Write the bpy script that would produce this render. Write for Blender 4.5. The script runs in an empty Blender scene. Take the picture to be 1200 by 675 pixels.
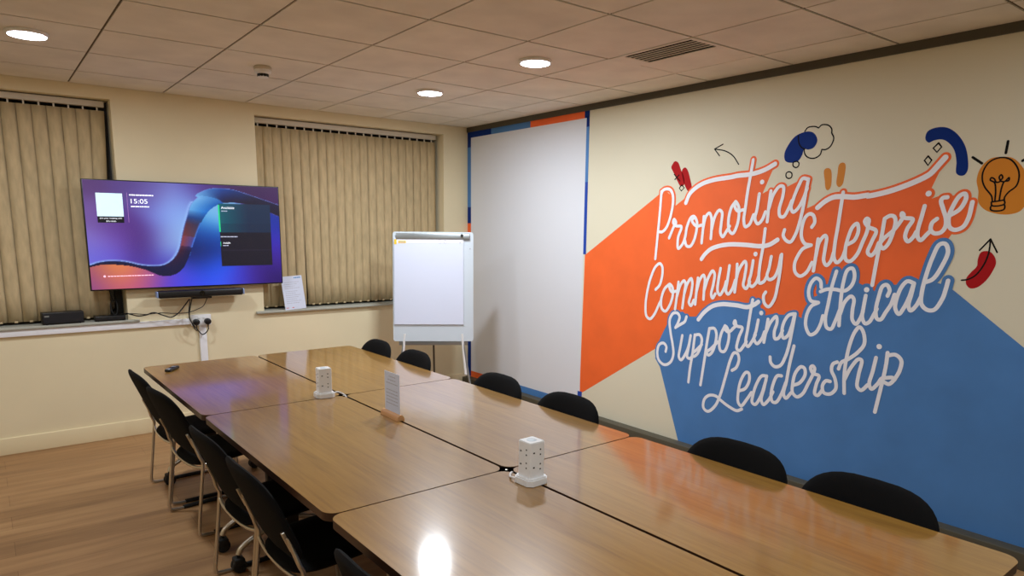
import bpy, bmesh, math, random
from mathutils import Vector, Matrix
random.seed(7)
PI=math.pi
COL=bpy.context.scene.collection
CAM_H=1.62; WX=3.95; WY=5.87; CEIL=2.59; TZ=0.745

# ------------------------------------------------------------ materials
def lin(c):
    return tuple((v/12.92 if v<=0.04045 else ((v+0.055)/1.055)**2.4) for v in [x/255 for x in c])+(1,)
def mat(name,rgb,rough=0.6,metal=0,emit=None,estr=0,coat=0,bump=0,bscale=80,var=0,vscale=6,spec=0.5,stretch=None):
    m=bpy.data.materials.new(name); m.use_nodes=True; nt=m.node_tree; b=nt.nodes['Principled BSDF']
    b.inputs['Base Color'].default_value=lin(rgb); b.inputs['Roughness'].default_value=rough
    b.inputs['Metallic'].default_value=metal; b.inputs['Specular IOR Level'].default_value=spec
    b.inputs['Coat Weight'].default_value=coat
    if emit: b.inputs['Emission Color'].default_value=lin(emit); b.inputs['Emission Strength'].default_value=estr
    if var or bump:
        tc=nt.nodes.new('ShaderNodeTexCoord'); mp=nt.nodes.new('ShaderNodeMapping')
        nt.links.new(tc.outputs['Object'],mp.inputs[0])
        if stretch: mp.inputs['Scale'].default_value=stretch
        if var:
            n=nt.nodes.new('ShaderNodeTexNoise'); n.inputs['Scale'].default_value=vscale; n.inputs['Detail'].default_value=4
            r=nt.nodes.new('ShaderNodeValToRGB'); r.color_ramp.elements[0].position=.3; r.color_ramp.elements[1].position=.7
            r.color_ramp.elements[0].color=lin([max(0,c*(1-var)) for c in rgb]); r.color_ramp.elements[1].color=lin([min(255,c*(1+var)) for c in rgb])
            nt.links.new(mp.outputs[0],n.inputs['Vector']); nt.links.new(n.outputs['Fac'],r.inputs[0]); nt.links.new(r.outputs[0],b.inputs['Base Color'])
        if bump:
            n=nt.nodes.new('ShaderNodeTexNoise'); n.inputs['Scale'].default_value=bscale; n.inputs['Detail'].default_value=3
            bp=nt.nodes.new('ShaderNodeBump'); bp.inputs['Strength'].default_value=bump; bp.inputs['Distance'].default_value=.002
            nt.links.new(mp.outputs[0],n.inputs['Vector']); nt.links.new(n.outputs['Fac'],bp.inputs['Height']); nt.links.new(bp.outputs[0],b.inputs['Normal'])
    return m
def wood(name,c0,c1,c2,scale,rough,planks=None,coat=0,coat_rough=.1):
    """streaky wood: grain along object X after scaling; planks=(length,width) adds board joints"""
    m=bpy.data.materials.new(name); m.use_nodes=True; nt=m.node_tree; N=nt.nodes; L=nt.links; b=N['Principled BSDF']
    b.inputs['Roughness'].default_value=rough; b.inputs['Coat Weight'].default_value=coat; b.inputs['Coat Roughness'].default_value=coat_rough; b.inputs['Coat IOR'].default_value=1.52
    tc=N.new('ShaderNodeTexCoord'); mp=N.new('ShaderNodeMapping'); mp.inputs['Scale'].default_value=scale
    L.new(tc.outputs['Object'],mp.inputs[0])
    n1=N.new('ShaderNodeTexNoise'); n1.inputs['Scale'].default_value=1; n1.inputs['Detail'].default_value=6; n1.inputs['Roughness'].default_value=.6; n1.inputs['Distortion'].default_value=.6
    n2=N.new('ShaderNodeTexNoise'); n2.inputs['Scale'].default_value=.22; n2.inputs['Detail'].default_value=2; n2.inputs['Distortion'].default_value=1.2
    mx=N.new('ShaderNodeMath'); mx.operation='MULTIPLY_ADD'; mx.inputs[1].default_value=.55
    m2=N.new('ShaderNodeMath'); m2.operation='MULTIPLY'; m2.inputs[1].default_value=.45
    L.new(mp.outputs[0],n1.inputs['Vector']); L.new(mp.outputs[0],n2.inputs['Vector'])
    L.new(n2.outputs['Fac'],m2.inputs[0]); L.new(n1.outputs['Fac'],mx.inputs[0]); L.new(m2.outputs[0],mx.inputs[2])
    r=N.new('ShaderNodeValToRGB'); e=r.color_ramp.elements; e[0].position=.36; e[0].color=lin(c0); e[1].position=.64; e[1].color=lin(c2)
    x=e.new(.5); x.color=lin(c1)
    L.new(mx.outputs[0],r.inputs[0]); out=r.outputs[0]
    if planks:
        bt=N.new('ShaderNodeTexBrick'); bt.offset=.37; bt.inputs['Scale'].default_value=1; bt.inputs['Mortar Size'].default_value=.0012; bt.inputs['Mortar Smooth'].default_value=.1
        bt.inputs['Brick Width'].default_value=planks[0]; bt.inputs['Row Height'].default_value=planks[1]; bt.inputs['Bias'].default_value=0
        bt.inputs['Color1'].default_value=(1,1,1,1); bt.inputs['Color2'].default_value=(.86,.84,.8,1); bt.inputs['Mortar'].default_value=(.55,.5,.45,1)
        L.new(tc.outputs['Object'],bt.inputs['Vector'])
        mm=N.new('ShaderNodeMix'); mm.data_type='RGBA'; mm.blend_type='MULTIPLY'; mm.inputs['Factor'].default_value=1
        L.new(out,mm.inputs[6]); L.new(bt.outputs['Color'],mm.inputs[7]); out=mm.outputs[2]
    L.new(out,b.inputs['Base Color'])
    return m
# ------------------------------------------------------------ mesh helpers
class MB:
    def __init__(s): s.v=[]; s.f=[]; s.m=[]; s.mi=0
    def add(s,vs,fs,M=None):
        o=len(s.v)
        for p in vs: s.v.append(tuple((M@Vector(p)) if M is not None else p))
        for f in fs: s.f.append([i+o for i in f]); s.m.append(s.mi)
        return s
    def box(s,a,b,M=None,bev=0):
        x0,y0,z0=a; x1,y1,z1=b
        if bev<=0:
            vs=[(x0,y0,z0),(x1,y0,z0),(x1,y1,z0),(x0,y1,z0),(x0,y0,z1),(x1,y0,z1),(x1,y1,z1),(x0,y1,z1)]
            return s.add(vs,[(3,2,1,0),(4,5,6,7),(0,1,5,4),(1,2,6,5),(2,3,7,6),(3,0,4,7)],M)
        bm=bmesh.new(); bmesh.ops.create_cube(bm,size=1)
        for v in bm.verts: v.co=Vector(((x0+x1)/2+v.co.x*(x1-x0),(y0+y1)/2+v.co.y*(y1-y0),(z0+z1)/2+v.co.z*(z1-z0)))
        bmesh.ops.bevel(bm,geom=bm.edges[:],offset=bev,segments=3,profile=.5,affect='EDGES')
        vs=[v.co[:] for v in bm.verts]; fs=[[v.index for v in f.verts] for f in bm.faces]; bm.free()
        return s.add(vs,fs,M)
    def tube(s,pts,r,n=10,closed=False,M=None,flat=None):
        P=[Vector(p) for p in pts]; k=len(P); vs=[]; up=None
        R=r if isinstance(r,(list,tuple)) else [r]*k
        for i in range(k):
            a=P[(i-1)%k] if (closed or i>0) else P[i]; b=P[(i+1)%k] if (closed or i<k-1) else P[i]
            t=(b-a).normalized()
            if up is None:
                up=Vector((0,0,1)) if abs(t.z)<.9 else Vector((1,0,0))
            s1=t.cross(up).normalized(); up=s1.cross(t).normalized()
            for j in range(n):
                an=2*PI*j/n; vs.append(P[i]+(s1*math.cos(an)+up*math.sin(an))*R[i])
        fs=[]
        for i in range(k if closed else k-1):
            for j in range(n):
                a=i*n+j; b=i*n+(j+1)%n; c=((i+1)%k)*n+(j+1)%n; d=((i+1)%k)*n+j; fs.append((a,b,c,d))
        if not closed: fs.append(tuple(reversed(range(n)))); fs.append(tuple(range((k-1)*n,k*n)))
        return s.add(vs,fs,M)
    def lathe(s,prof,n=32,M=None):
        vs=[];fs=[]
        for (r,z) in prof:
            for j in range(n): vs.append((r*math.cos(2*PI*j/n),r*math.sin(2*PI*j/n),z))
        for i in range(len(prof)-1):
            for j in range(n): fs.append((i*n+j,i*n+(j+1)%n,(i+1)*n+(j+1)%n,(i+1)*n+j))
        fs.append(tuple(reversed(range(n)))); fs.append(tuple(range((len(prof)-1)*n,len(prof)*n)))
        return s.add(vs,fs,M)
    def prism(s,outline,z0,z1,M=None):
        n=len(outline); vs=[(x,y,z0) for x,y in outline]+[(x,y,z1) for x,y in outline]
        fs=[tuple(reversed(range(n))),tuple(range(n,2*n))]+[(i,(i+1)%n,n+(i+1)%n,n+i) for i in range(n)]
        return s.add(vs,fs,M)
    def build(s,name,mats,parent=None,smooth=True,ang=40):
        me=bpy.data.meshes.new(name); me.from_pydata(s.v,[],s.f)
        if not isinstance(mats,(list,tuple)): mats=[mats]
        for m in mats: me.materials.append(m)
        for p,mi in zip(me.polygons,s.m): p.material_index=mi
        bm=bmesh.new(); bm.from_mesh(me); bmesh.ops.recalc_face_normals(bm,faces=bm.faces[:]); bm.to_mesh(me); bm.free()
        if smooth:
            me.polygons.foreach_set('use_smooth',[True]*len(me.polygons)); me.set_sharp_from_angle(angle=math.radians(ang))
        o=bpy.data.objects.new(name,me); COL.objects.link(o)
        if parent: o.parent=parent
        return o
def spline(pts,sub=6,closed=False):
    P=[Vector(p) for p in pts]; n=len(P)
    if n<3 and not closed: return P
    out=[]
    rng=range(n) if closed else range(n-1)
    for i in rng:
        p0=P[(i-1)%n] if (closed or i>0) else P[0]*2-P[1]; p1=P[i]; p2=P[(i+1)%n]; p3=P[(i+2)%n] if (closed or i<n-2) else P[-1]*2-P[-2]
        def kt(a,b): return max((a-b).length,1e-6)**.5
        t0=0;t1=kt(p0,p1);t2=t1+kt(p1,p2);t3=t2+kt(p2,p3)
        for k in range(sub):
            t=t1+(t2-t1)*k/sub
            A1=p0*((t1-t)/(t1-t0))+p1*((t-t0)/(t1-t0)); A2=p1*((t2-t)/(t2-t1))+p2*((t-t1)/(t2-t1)); A3=p2*((t3-t)/(t3-t2))+p3*((t-t2)/(t3-t2))
            B1=A1*((t2-t)/(t2-t0))+A2*((t-t0)/(t2-t0)); B2=A2*((t3-t)/(t3-t1))+A3*((t-t1)/(t3-t1))
            out.append(B1*((t2-t)/(t2-t1))+B2*((t-t1)/(t2-t1)))
    if not closed: out.append(P[-1])
    return out
def rrect(x0,y0,x1,y1,r,n=6):
    o=[]
    for cx,cy,a in ((x1-r,y1-r,0),(x0+r,y1-r,90),(x0+r,y0+r,180),(x1-r,y0+r,270)):
        for k in range(n+1):
            t=math.radians(a+90*k/n); o.append((cx+r*math.cos(t),cy+r*math.sin(t)))
    return o
def empty(name,loc=(0,0,0),rz=0):
    o=bpy.data.objects.new(name,None); COL.objects.link(o); o.location=loc; o.rotation_euler=(0,0,rz); o.empty_display_size=.1; return o
def tag(o,label=None,cat=None,group=None,kind=None):
    if label: o['label']=label
    if cat: o['category']=cat
    if group: o['group']=group
    if kind: o['kind']=kind
    return o
def copy_tree(o,parent=None):
    c=o.copy(); COL.objects.link(c)
    if parent: c.parent=parent
    for ch in list(o.children): copy_tree(ch,c)
    return c
def T(x=0,y=0,z=0): return Matrix.Translation((x,y,z))
def RZ(a): return Matrix.Rotation(a,4,'Z')
def RX(a): return Matrix.Rotation(a,4,'X')
def RY(a): return Matrix.Rotation(a,4,'Y')
def text(name,s,size,m,parent,M,extrude=.0003,align='LEFT'):
    cu=bpy.data.curves.new(name,'FONT'); cu.body=s; cu.size=size; cu.extrude=extrude; cu.align_x=align
    t=bpy.data.objects.new(name+'_c',cu); COL.objects.link(t)
    dg=bpy.context.evaluated_depsgraph_get(); me=bpy.data.meshes.new_from_object(t.evaluated_get(dg)); bpy.data.objects.remove(t)
    me.transform(M); me.name=name; me.materials.clear(); me.materials.append(m)
    o=bpy.data.objects.new(name,me); COL.objects.link(o); o.parent=parent; return o

M=dict(
 cream=mat('cream_wall_paint',(234,220,184),.75,bump=.12,bscale=60,var=.015,vscale=2),
 mural_wall=mat('pale_cream_paint',(228,221,196),.7,bump=.1,bscale=60),
 tile=mat('ceiling_tile',(234,228,216),.95,bump=.35,bscale=220,var=.03,vscale=4),
 groove=mat('ceiling_grid_shadow_line',(104,90,70),.9),
 darktrim=mat('dark_taupe_metal',(80,75,60),.6),
 base=mat('cream_gloss_paint',(238,222,182),.4),
 sill=mat('grey_sill',(176,176,164),.45,var=.03),
 white=mat('white_plastic',(236,236,236),.4),
 trunk=mat('white_trunking_plastic',(240,240,244),.45),
 black=mat('black_plastic',(14,14,16),.4),
 fabric=mat('black_chair_fabric',(6,6,7),.95,bump=.5,bscale=500,spec=.25),
 chrome=mat('satin_chrome',(214,208,196),.34,metal=1),
 void=mat('dark_matt_black',(4,4,4),1,spec=0),
 rubber=mat('black_rubber',(12,12,12),.7),
 frame=mat('dark_table_frame',(20,19,18),.45),
 edge=mat('dark_brown_edge_band',(58,34,20),.4),
 slat=mat('beige_blind_fabric',(194,172,132),.9,bump=.3,bscale=260,var=.06,vscale=30,stretch=(1,1,.25)),
 rail=mat('cream_headrail',(206,196,176),.5),
 glass=mat('night_window_glass',(8,9,10),.08),
 winframe=mat('dark_window_frame',(26,25,24),.5),
 orange=mat('orange_wall_paint',(250,106,40),.65,bump=.08,var=.02,vscale=5),
 blue=mat('blue_wall_paint',(74,128,190),.65,bump=.08,var=.03,vscale=4),
 letter=mat('white_wall_paint',(246,246,252),.6),
 navy=mat('navy_paint',(0,44,126),.7,spec=.2),
 royal=mat('royal_blue_paint',(10,66,168),.6),
 ink=mat('black_ink_paint',(16,14,12),.8,spec=.2),
 red=mat('dark_red_paint',(176,18,24),.7,spec=.2),
 amber=mat('amber_paint',(216,132,14),.6),
 screenwhite=mat('matt_off_white_screen_paint',(226,228,234),.7),
 paper=mat('white_paper',(216,222,240),.85),
 board=mat('white_board_enamel',(204,214,222),.35),
 alu=mat('brushed_aluminium',(170,176,178),.35,metal=.8),
 greytxt=mat('grey_print',(176,176,188),.8),
 yellow=mat('yellow_print',(246,200,40),.7),
 bluetxt=mat('blue_print',(70,140,200),.8),
 redtxt=mat('red_print',(220,90,80),.8),
 woodbar=wood('light_beech_wood',(200,144,92),(214,162,110),(226,180,130),(14,2,14),.5),
 led=mat('led_diffuser',(255,255,255),.5,emit=(236,242,255),estr=30),
 tabletop=wood('oak_veneer',(136,95,38),(153,111,46),(165,122,54),(60,3.6,1),.35,coat=1,coat_rough=.1),
 floor=wood('oak_laminate',(146,108,70),(170,128,84),(186,145,99),(1.3,16,1),.5,planks=(1.28,.19)),
)
# ------------------------------------------------------------ camera
sc=bpy.context.scene
cd=bpy.data.cameras.new('camera'); cam=bpy.data.objects.new('camera',cd); COL.objects.link(cam); sc.camera=cam
cd.sensor_width=36; cd.lens=804.91/1200*36; cd.shift_x=.0012; cd.shift_y=.0554; cd.clip_start=.05
r,u,f=[Vector(v) for v in ((0.79367384,-0.60827309,0.00925659),(0.09492168,0.13885469,0.98575314),(0.60089243,0.78148783,-0.16794364))]
cam.matrix_world=Matrix(((r.x,u.x,-f.x,0),(r.y,u.y,-f.y,0),(r.z,u.z,-f.z,CAM_H),(0,0,0,1)))
vs_=sc.view_settings; vs_.view_transform='Standard'; vs_.look='None'; vs_.gamma=1; vs_.use_curve_mapping=False; vs_.exposure=-.13
w=bpy.data.worlds.new('world'); sc.world=w; w.use_nodes=True; w.node_tree.nodes['Background'].inputs[0].default_value=(.01,.012,.02,1); w.node_tree.nodes['Background'].inputs[1].default_value=.3
WORDS={'promoting': [('s',[(3.366,1.888),(3.371,1.76),(3.382,1.6),(3.396,1.403)]),('s',[(3.365,1.873),(3.354,1.894),(3.322,1.904),(3.287,1.897),(3.263,1.865),(3.256,1.807),(3.273,1.71),(3.306,1.631),(3.343,1.601),(3.371,1.601)]),('b',[(3.143,1.802),(3.111,1.865),(3.033,1.918),(2.933,1.946),(2.782,1.96),(2.738,1.966),(2.636,1.971),(2.549,1.99),(2.475,2.023)]),('s',[(3.276,1.557),(3.237,1.641),(3.22,1.666),(3.24,1.69),(3.245,1.666),(3.218,1.644),(3.171,1.639),(3.195,1.563),(3.19,1.485),(3.155,1.515),(3.134,1.564),(3.121,1.642),(3.089,1.704),(3.065,1.708),(3.039,1.67),(3.041,1.604),(3.06,1.537),(3.087,1.503),(3.118,1.507),(3.136,1.55)]),('s',[(3.065,1.703),(3.081,1.68),(3.043,1.644),(2.997,1.65)]),('s',[(2.984,1.708),(2.985,1.642),(2.991,1.529)]),('s',[(2.986,1.623),(2.967,1.708),(2.94,1.73),(2.921,1.698),(2.916,1.624),(2.917,1.559)]),('s',[(2.915,1.615),(2.894,1.707),(2.863,1.748),(2.84,1.734),(2.841,1.661),(2.842,1.597),(2.823,1.574),(2.799,1.606),(2.774,1.643)]),('s',[(2.741,1.802),(2.77,1.763),(2.786,1.682),(2.775,1.614),(2.747,1.596),(2.719,1.646),(2.709,1.717),(2.715,1.77),(2.741,1.802),(2.744,1.771),(2.721,1.742),(2.68,1.748)]),('s',[(2.63,2.059),(2.639,1.986),(2.654,1.874),(2.665,1.752),(2.67,1.681),(2.656,1.641),(2.627,1.655),(2.601,1.716)]),('s',[(2.57,1.845),(2.579,1.751),(2.589,1.69),(2.567,1.659),(2.539,1.681),(2.518,1.733)]),('s',[(2.49,1.86),(2.497,1.767),(2.501,1.672)]),('s',[(2.497,1.749),(2.469,1.842),(2.431,1.887),(2.407,1.882),(2.407,1.824),(2.424,1.748),(2.416,1.706),(2.392,1.702),(2.36,1.756),(2.345,1.797)]),('s',[(2.248,1.92),(2.284,1.926),(2.307,1.886),(2.336,1.805),(2.346,1.755),(2.33,1.73),(2.304,1.747),(2.273,1.803),(2.252,1.868)]),('s',[(2.248,1.92),(2.259,1.84),(2.269,1.75),(2.284,1.664),(2.305,1.593),(2.333,1.55),(2.362,1.558),(2.384,1.588),(2.378,1.623)])],'community': [('s',[(3.38,1.178),(3.343,1.216),(3.322,1.299),(3.329,1.354),(3.352,1.371),(3.39,1.346),(3.432,1.262),(3.46,1.156),(3.471,1.05),(3.457,0.972),(3.422,0.955),(3.383,0.991),(3.341,1.073),(3.323,1.105)]),('s',[(3.253,1.228),(3.296,1.189),(3.323,1.105),(3.313,1.044),(3.279,1.027),(3.243,1.072),(3.217,1.155),(3.226,1.209),(3.253,1.228),(3.251,1.203),(3.23,1.174),(3.187,1.182)]),('s',[(3.172,1.248),(3.179,1.158),(3.191,1.051)]),('s',[(3.178,1.148),(3.152,1.23),(3.124,1.261),(3.11,1.243),(3.117,1.163),(3.126,1.065)]),('s',[(3.117,1.163),(3.092,1.244),(3.064,1.28),(3.051,1.256),(3.057,1.168),(3.071,1.108),(3.052,1.09),(3.03,1.131)]),('s',[(3.005,1.288),(3.011,1.201),(3.017,1.103)]),('s',[(3.011,1.191),(2.987,1.28),(2.96,1.31),(2.947,1.287),(2.948,1.215),(2.949,1.143)]),('s',[(2.947,1.206),(2.919,1.294),(2.888,1.343),(2.87,1.325),(2.876,1.249),(2.888,1.182),(2.875,1.159),(2.855,1.189)]),('s',[(2.825,1.363),(2.836,1.283),(2.837,1.207),(2.818,1.185),(2.788,1.23),(2.775,1.278)]),('s',[(2.756,1.385),(2.765,1.287),(2.771,1.213),(2.753,1.195),(2.723,1.235),(2.706,1.291)]),('s',[(2.698,1.397),(2.697,1.31),(2.704,1.213)]),('s',[(2.701,1.287),(2.68,1.366),(2.642,1.418),(2.631,1.405),(2.635,1.323),(2.641,1.259),(2.619,1.243),(2.596,1.289)]),('s',[(2.581,1.425),(2.59,1.344),(2.601,1.28),(2.579,1.259),(2.55,1.284),(2.534,1.329)]),('s',[(2.511,1.628),(2.518,1.515),(2.53,1.409),(2.533,1.32),(2.525,1.285),(2.496,1.296),(2.475,1.333)]),('b',[(2.985,1.419),(2.958,1.453),(2.915,1.488),(2.869,1.506),(2.782,1.523),(2.656,1.525),(2.534,1.519),(2.476,1.529),(2.421,1.561)]),('s',[(2.455,1.456),(2.464,1.386),(2.475,1.333),(2.458,1.312),(2.425,1.327),(2.401,1.381),(2.389,1.467)]),('s',[(2.385,1.472),(2.387,1.381),(2.397,1.277),(2.414,1.188),(2.449,1.14),(2.48,1.16),(2.489,1.208),(2.476,1.231)])],'enterprise': [('s',[(2.203,1.64),(2.188,1.669),(2.2,1.709),(2.222,1.718),(2.247,1.701),(2.265,1.644),(2.263,1.578),(2.238,1.541),(2.198,1.534)]),('s',[(2.202,1.533),(2.249,1.511),(2.277,1.469),(2.295,1.417),(2.286,1.367),(2.253,1.346),(2.214,1.371),(2.184,1.431)]),('s',[(2.158,1.571),(2.163,1.481),(2.171,1.382)]),('s',[(2.163,1.469),(2.148,1.555),(2.117,1.592),(2.107,1.58),(2.11,1.516),(2.112,1.442),(2.093,1.419),(2.07,1.444),(2.058,1.493)]),('s',[(2.032,1.837),(2.039,1.739),(2.046,1.637),(2.054,1.541),(2.051,1.461),(2.032,1.438),(2.006,1.463),(1.99,1.511)]),('b',[(2.178,1.753),(2.134,1.789),(2.086,1.811),(2.03,1.813),(1.965,1.808),(1.889,1.816),(1.895,1.812),(1.793,1.83),(1.682,1.866),(1.604,1.901),(1.58,1.917),(1.545,1.96),(1.519,1.993)]),('s',[(1.977,1.545),(1.943,1.567),(1.925,1.622),(1.936,1.661),(1.958,1.645),(1.98,1.582),(1.99,1.511),(1.981,1.456),(1.956,1.449),(1.92,1.49),(1.895,1.561),(1.877,1.615),(1.873,1.653),(1.873,1.658),(1.872,1.681),(1.885,1.689),(1.894,1.673),(1.872,1.643),(1.828,1.622),(1.845,1.563),(1.862,1.501),(1.841,1.486),(1.821,1.51),(1.807,1.556)]),('s',[(1.788,1.688),(1.795,1.594),(1.807,1.48),(1.82,1.322)]),('s',[(1.788,1.688),(1.762,1.703),(1.74,1.699),(1.73,1.677),(1.738,1.61),(1.758,1.549),(1.781,1.526),(1.798,1.549),(1.783,1.579),(1.736,1.625),(1.708,1.666),(1.691,1.706),(1.701,1.717),(1.701,1.702),(1.682,1.691),(1.643,1.684),(1.666,1.633),(1.672,1.589),(1.656,1.567),(1.633,1.589),(1.619,1.619)]),('s',[(1.592,1.752),(1.602,1.691),(1.613,1.626),(1.609,1.59),(1.594,1.575),(1.567,1.605),(1.549,1.626)]),('s',[(1.526,1.686),(1.547,1.665),(1.55,1.629),(1.532,1.612),(1.502,1.616),(1.483,1.644),(1.484,1.686),(1.502,1.735),(1.516,1.778),(1.508,1.791),(1.489,1.794)]),('s',[(1.472,1.7),(1.425,1.734),(1.403,1.789),(1.411,1.809),(1.432,1.8),(1.458,1.749),(1.472,1.693),(1.463,1.644),(1.439,1.63),(1.403,1.644),(1.383,1.686),(1.373,1.767)]),('d',[(1.579,1.815)])],'dots_orange': [('d',[(2.556,1.918)]),('d',[(2.568,1.468)])],'supporting': [('s',[(3.179,0.918),(3.157,0.959),(3.147,1.001),(3.167,1.024),(3.205,1.02),(3.234,0.971),(3.222,0.88),(3.197,0.791),(3.186,0.72),(3.208,0.66),(3.265,0.63),(3.32,0.658),(3.337,0.719),(3.32,0.774),(3.281,0.79),(3.254,0.767),(3.258,0.73)]),('s',[(3.177,0.921),(3.131,0.949),(3.099,0.971),(3.086,1.007)]),('s',[(3.114,0.869),(3.127,0.78),(3.135,0.708),(3.115,0.69),(3.08,0.736),(3.054,0.801),(3.041,0.878)]),('s',[(3.041,0.878),(3.053,0.791),(3.061,0.719),(3.036,0.713),(3.015,0.736)]),('s',[(3.005,0.888),(3.015,0.766),(3.031,0.643),(3.039,0.54)]),('s',[(3.005,0.886),(2.964,0.893),(2.944,0.866),(2.952,0.806),(2.978,0.752),(3.01,0.732),(3.016,0.751),(2.986,0.781),(2.942,0.827)]),('s',[(2.886,0.947),(2.901,0.833),(2.915,0.702),(2.934,0.539)]),('s',[(2.886,0.947),(2.846,0.952),(2.827,0.92),(2.833,0.842),(2.857,0.78),(2.884,0.761),(2.897,0.779),(2.865,0.808),(2.812,0.864)]),('s',[(2.762,0.981),(2.788,0.925),(2.799,0.847),(2.785,0.806),(2.757,0.805),(2.733,0.856),(2.728,0.933),(2.753,0.977),(2.763,0.962),(2.734,0.942),(2.698,0.97),(2.702,0.968),(2.679,0.992),(2.687,1.024),(2.694,1.004),(2.666,0.989),(2.629,0.984),(2.65,0.916),(2.66,0.839),(2.638,0.829),(2.609,0.866),(2.591,0.896)]),('s',[(2.566,1.174),(2.575,1.1),(2.587,0.98),(2.595,0.886),(2.578,0.865),(2.55,0.902),(2.528,0.95)]),('b',[(2.983,0.999),(2.939,1.052),(2.874,1.102),(2.797,1.124),(2.72,1.127),(2.677,1.127),(2.603,1.123),(2.553,1.143),(2.524,1.164)]),('s',[(2.515,1.047),(2.525,0.978),(2.536,0.922),(2.513,0.893),(2.481,0.929),(2.464,0.977)]),('s',[(2.446,1.06),(2.455,0.978),(2.464,0.909)]),('s',[(2.456,0.969),(2.426,1.044),(2.39,1.084),(2.382,1.049),(2.396,0.985),(2.388,0.942),(2.365,0.949),(2.34,1.001)]),('s',[(2.275,1.113),(2.306,1.101),(2.335,1.054),(2.344,0.992),(2.331,0.954),(2.305,0.97),(2.282,1.034),(2.27,1.096)]),('s',[(2.265,1.114),(2.276,1.018),(2.29,0.911),(2.308,0.838),(2.336,0.779),(2.374,0.764),(2.405,0.786),(2.412,0.821)]),('d',[(2.497,1.095)])],'ethical': [('s',[(2.114,1.288),(2.122,1.325),(2.149,1.34),(2.177,1.313),(2.19,1.253),(2.172,1.204),(2.123,1.196)]),('s',[(2.123,1.196),(2.165,1.171),(2.191,1.11),(2.189,1.042),(2.159,0.998),(2.125,1.015),(2.099,1.069),(2.089,1.12)]),('s',[(2.03,1.388),(2.051,1.289),(2.063,1.189),(2.072,1.106),(2.059,1.053),(2.033,1.048),(2.012,1.096),(1.99,1.168)]),('s',[(2.116,1.263),(2.079,1.279),(2.029,1.282),(1.971,1.279),(1.934,1.314),(1.923,1.37),(1.939,1.409),(1.966,1.399),(1.984,1.326),(1.989,1.253),(1.989,1.164),(1.987,1.074)]),('s',[(1.987,1.139),(1.965,1.215),(1.932,1.25),(1.915,1.235),(1.917,1.171),(1.912,1.115),(1.89,1.094),(1.869,1.128),(1.857,1.169)]),('s',[(1.85,1.261),(1.856,1.193),(1.858,1.137),(1.839,1.103),(1.817,1.114),(1.795,1.16),(1.782,1.192)]),('s',[(1.732,1.269),(1.724,1.3),(1.742,1.329),(1.763,1.32),(1.779,1.257),(1.787,1.178),(1.775,1.136),(1.756,1.135),(1.734,1.176),(1.709,1.225),(1.696,1.279)]),('s',[(1.603,1.347),(1.636,1.356),(1.662,1.327),(1.683,1.258),(1.685,1.204),(1.664,1.175),(1.643,1.208),(1.62,1.271),(1.606,1.335)]),('s',[(1.603,1.347),(1.611,1.286),(1.619,1.225),(1.606,1.2),(1.581,1.229),(1.562,1.276)]),('s',[(1.549,1.356),(1.514,1.375),(1.476,1.449),(1.457,1.521),(1.474,1.559),(1.5,1.555),(1.526,1.49),(1.549,1.387),(1.56,1.298),(1.555,1.239),(1.524,1.212),(1.491,1.216),(1.458,1.277),(1.447,1.329),(1.441,1.372)]),('d',[(1.848,1.294)])],'leadership': [('s',[(2.686,0.686),(2.655,0.711),(2.638,0.77),(2.652,0.806),(2.679,0.807),(2.702,0.76),(2.732,0.64),(2.771,0.486),(2.806,0.41),(2.861,0.363),(2.897,0.38),(2.895,0.441),(2.857,0.479),(2.8,0.485),(2.753,0.46),(2.684,0.431),(2.628,0.419),(2.592,0.438)]),('s',[(2.622,0.557),(2.576,0.583),(2.55,0.644),(2.558,0.69),(2.579,0.691),(2.612,0.633),(2.627,0.544),(2.622,0.478),(2.599,0.459),(2.56,0.51),(2.528,0.564)]),('s',[(2.426,0.693),(2.461,0.688),(2.496,0.626),(2.516,0.547),(2.518,0.5),(2.496,0.49),(2.46,0.549),(2.429,0.666)]),('s',[(2.426,0.694),(2.439,0.609),(2.453,0.532),(2.436,0.503),(2.399,0.543),(2.374,0.599)]),('s',[(2.324,0.713),(2.353,0.708),(2.377,0.649),(2.386,0.574),(2.373,0.535),(2.348,0.536),(2.315,0.597),(2.292,0.674)]),('s',[(2.256,0.914),(2.275,0.801),(2.288,0.683),(2.3,0.6),(2.284,0.576),(2.25,0.619)]),('s',[(2.243,0.667),(2.2,0.691),(2.169,0.749),(2.177,0.787),(2.2,0.792),(2.233,0.747),(2.245,0.673),(2.241,0.621),(2.211,0.6),(2.176,0.625),(2.146,0.692),(2.117,0.767),(2.112,0.798),(2.125,0.81),(2.137,0.798),(2.121,0.766),(2.081,0.756),(2.093,0.702),(2.097,0.641),(2.079,0.636),(2.052,0.676)]),('s',[(2.01,0.735),(2.035,0.734),(2.054,0.701),(2.042,0.66),(2.003,0.66),(1.972,0.699),(1.982,0.757),(2.007,0.803),(2.002,0.842),(1.978,0.858)]),('s',[(1.966,0.819),(1.953,0.859),(1.914,0.886),(1.862,0.935),(1.832,0.988),(1.846,1.058),(1.868,1.079),(1.889,1.053),(1.911,0.985),(1.926,0.884),(1.929,0.784),(1.92,0.681)]),('s',[(1.926,0.76),(1.894,0.84),(1.855,0.895),(1.838,0.89),(1.847,0.807),(1.848,0.733),(1.826,0.717),(1.79,0.756)]),('s',[(1.76,0.918),(1.771,0.836),(1.783,0.762),(1.769,0.736),(1.738,0.77),(1.718,0.806),(1.693,0.814),(1.66,0.82),(1.655,0.809),(1.678,0.781),(1.705,0.788)]),('s',[(1.701,0.955),(1.703,0.88),(1.715,0.774),(1.737,0.608)]),('s',[(1.7,0.939),(1.658,0.95),(1.626,0.924),(1.628,0.869),(1.651,0.81)]),('d',[(1.749,0.983)])]}
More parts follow.
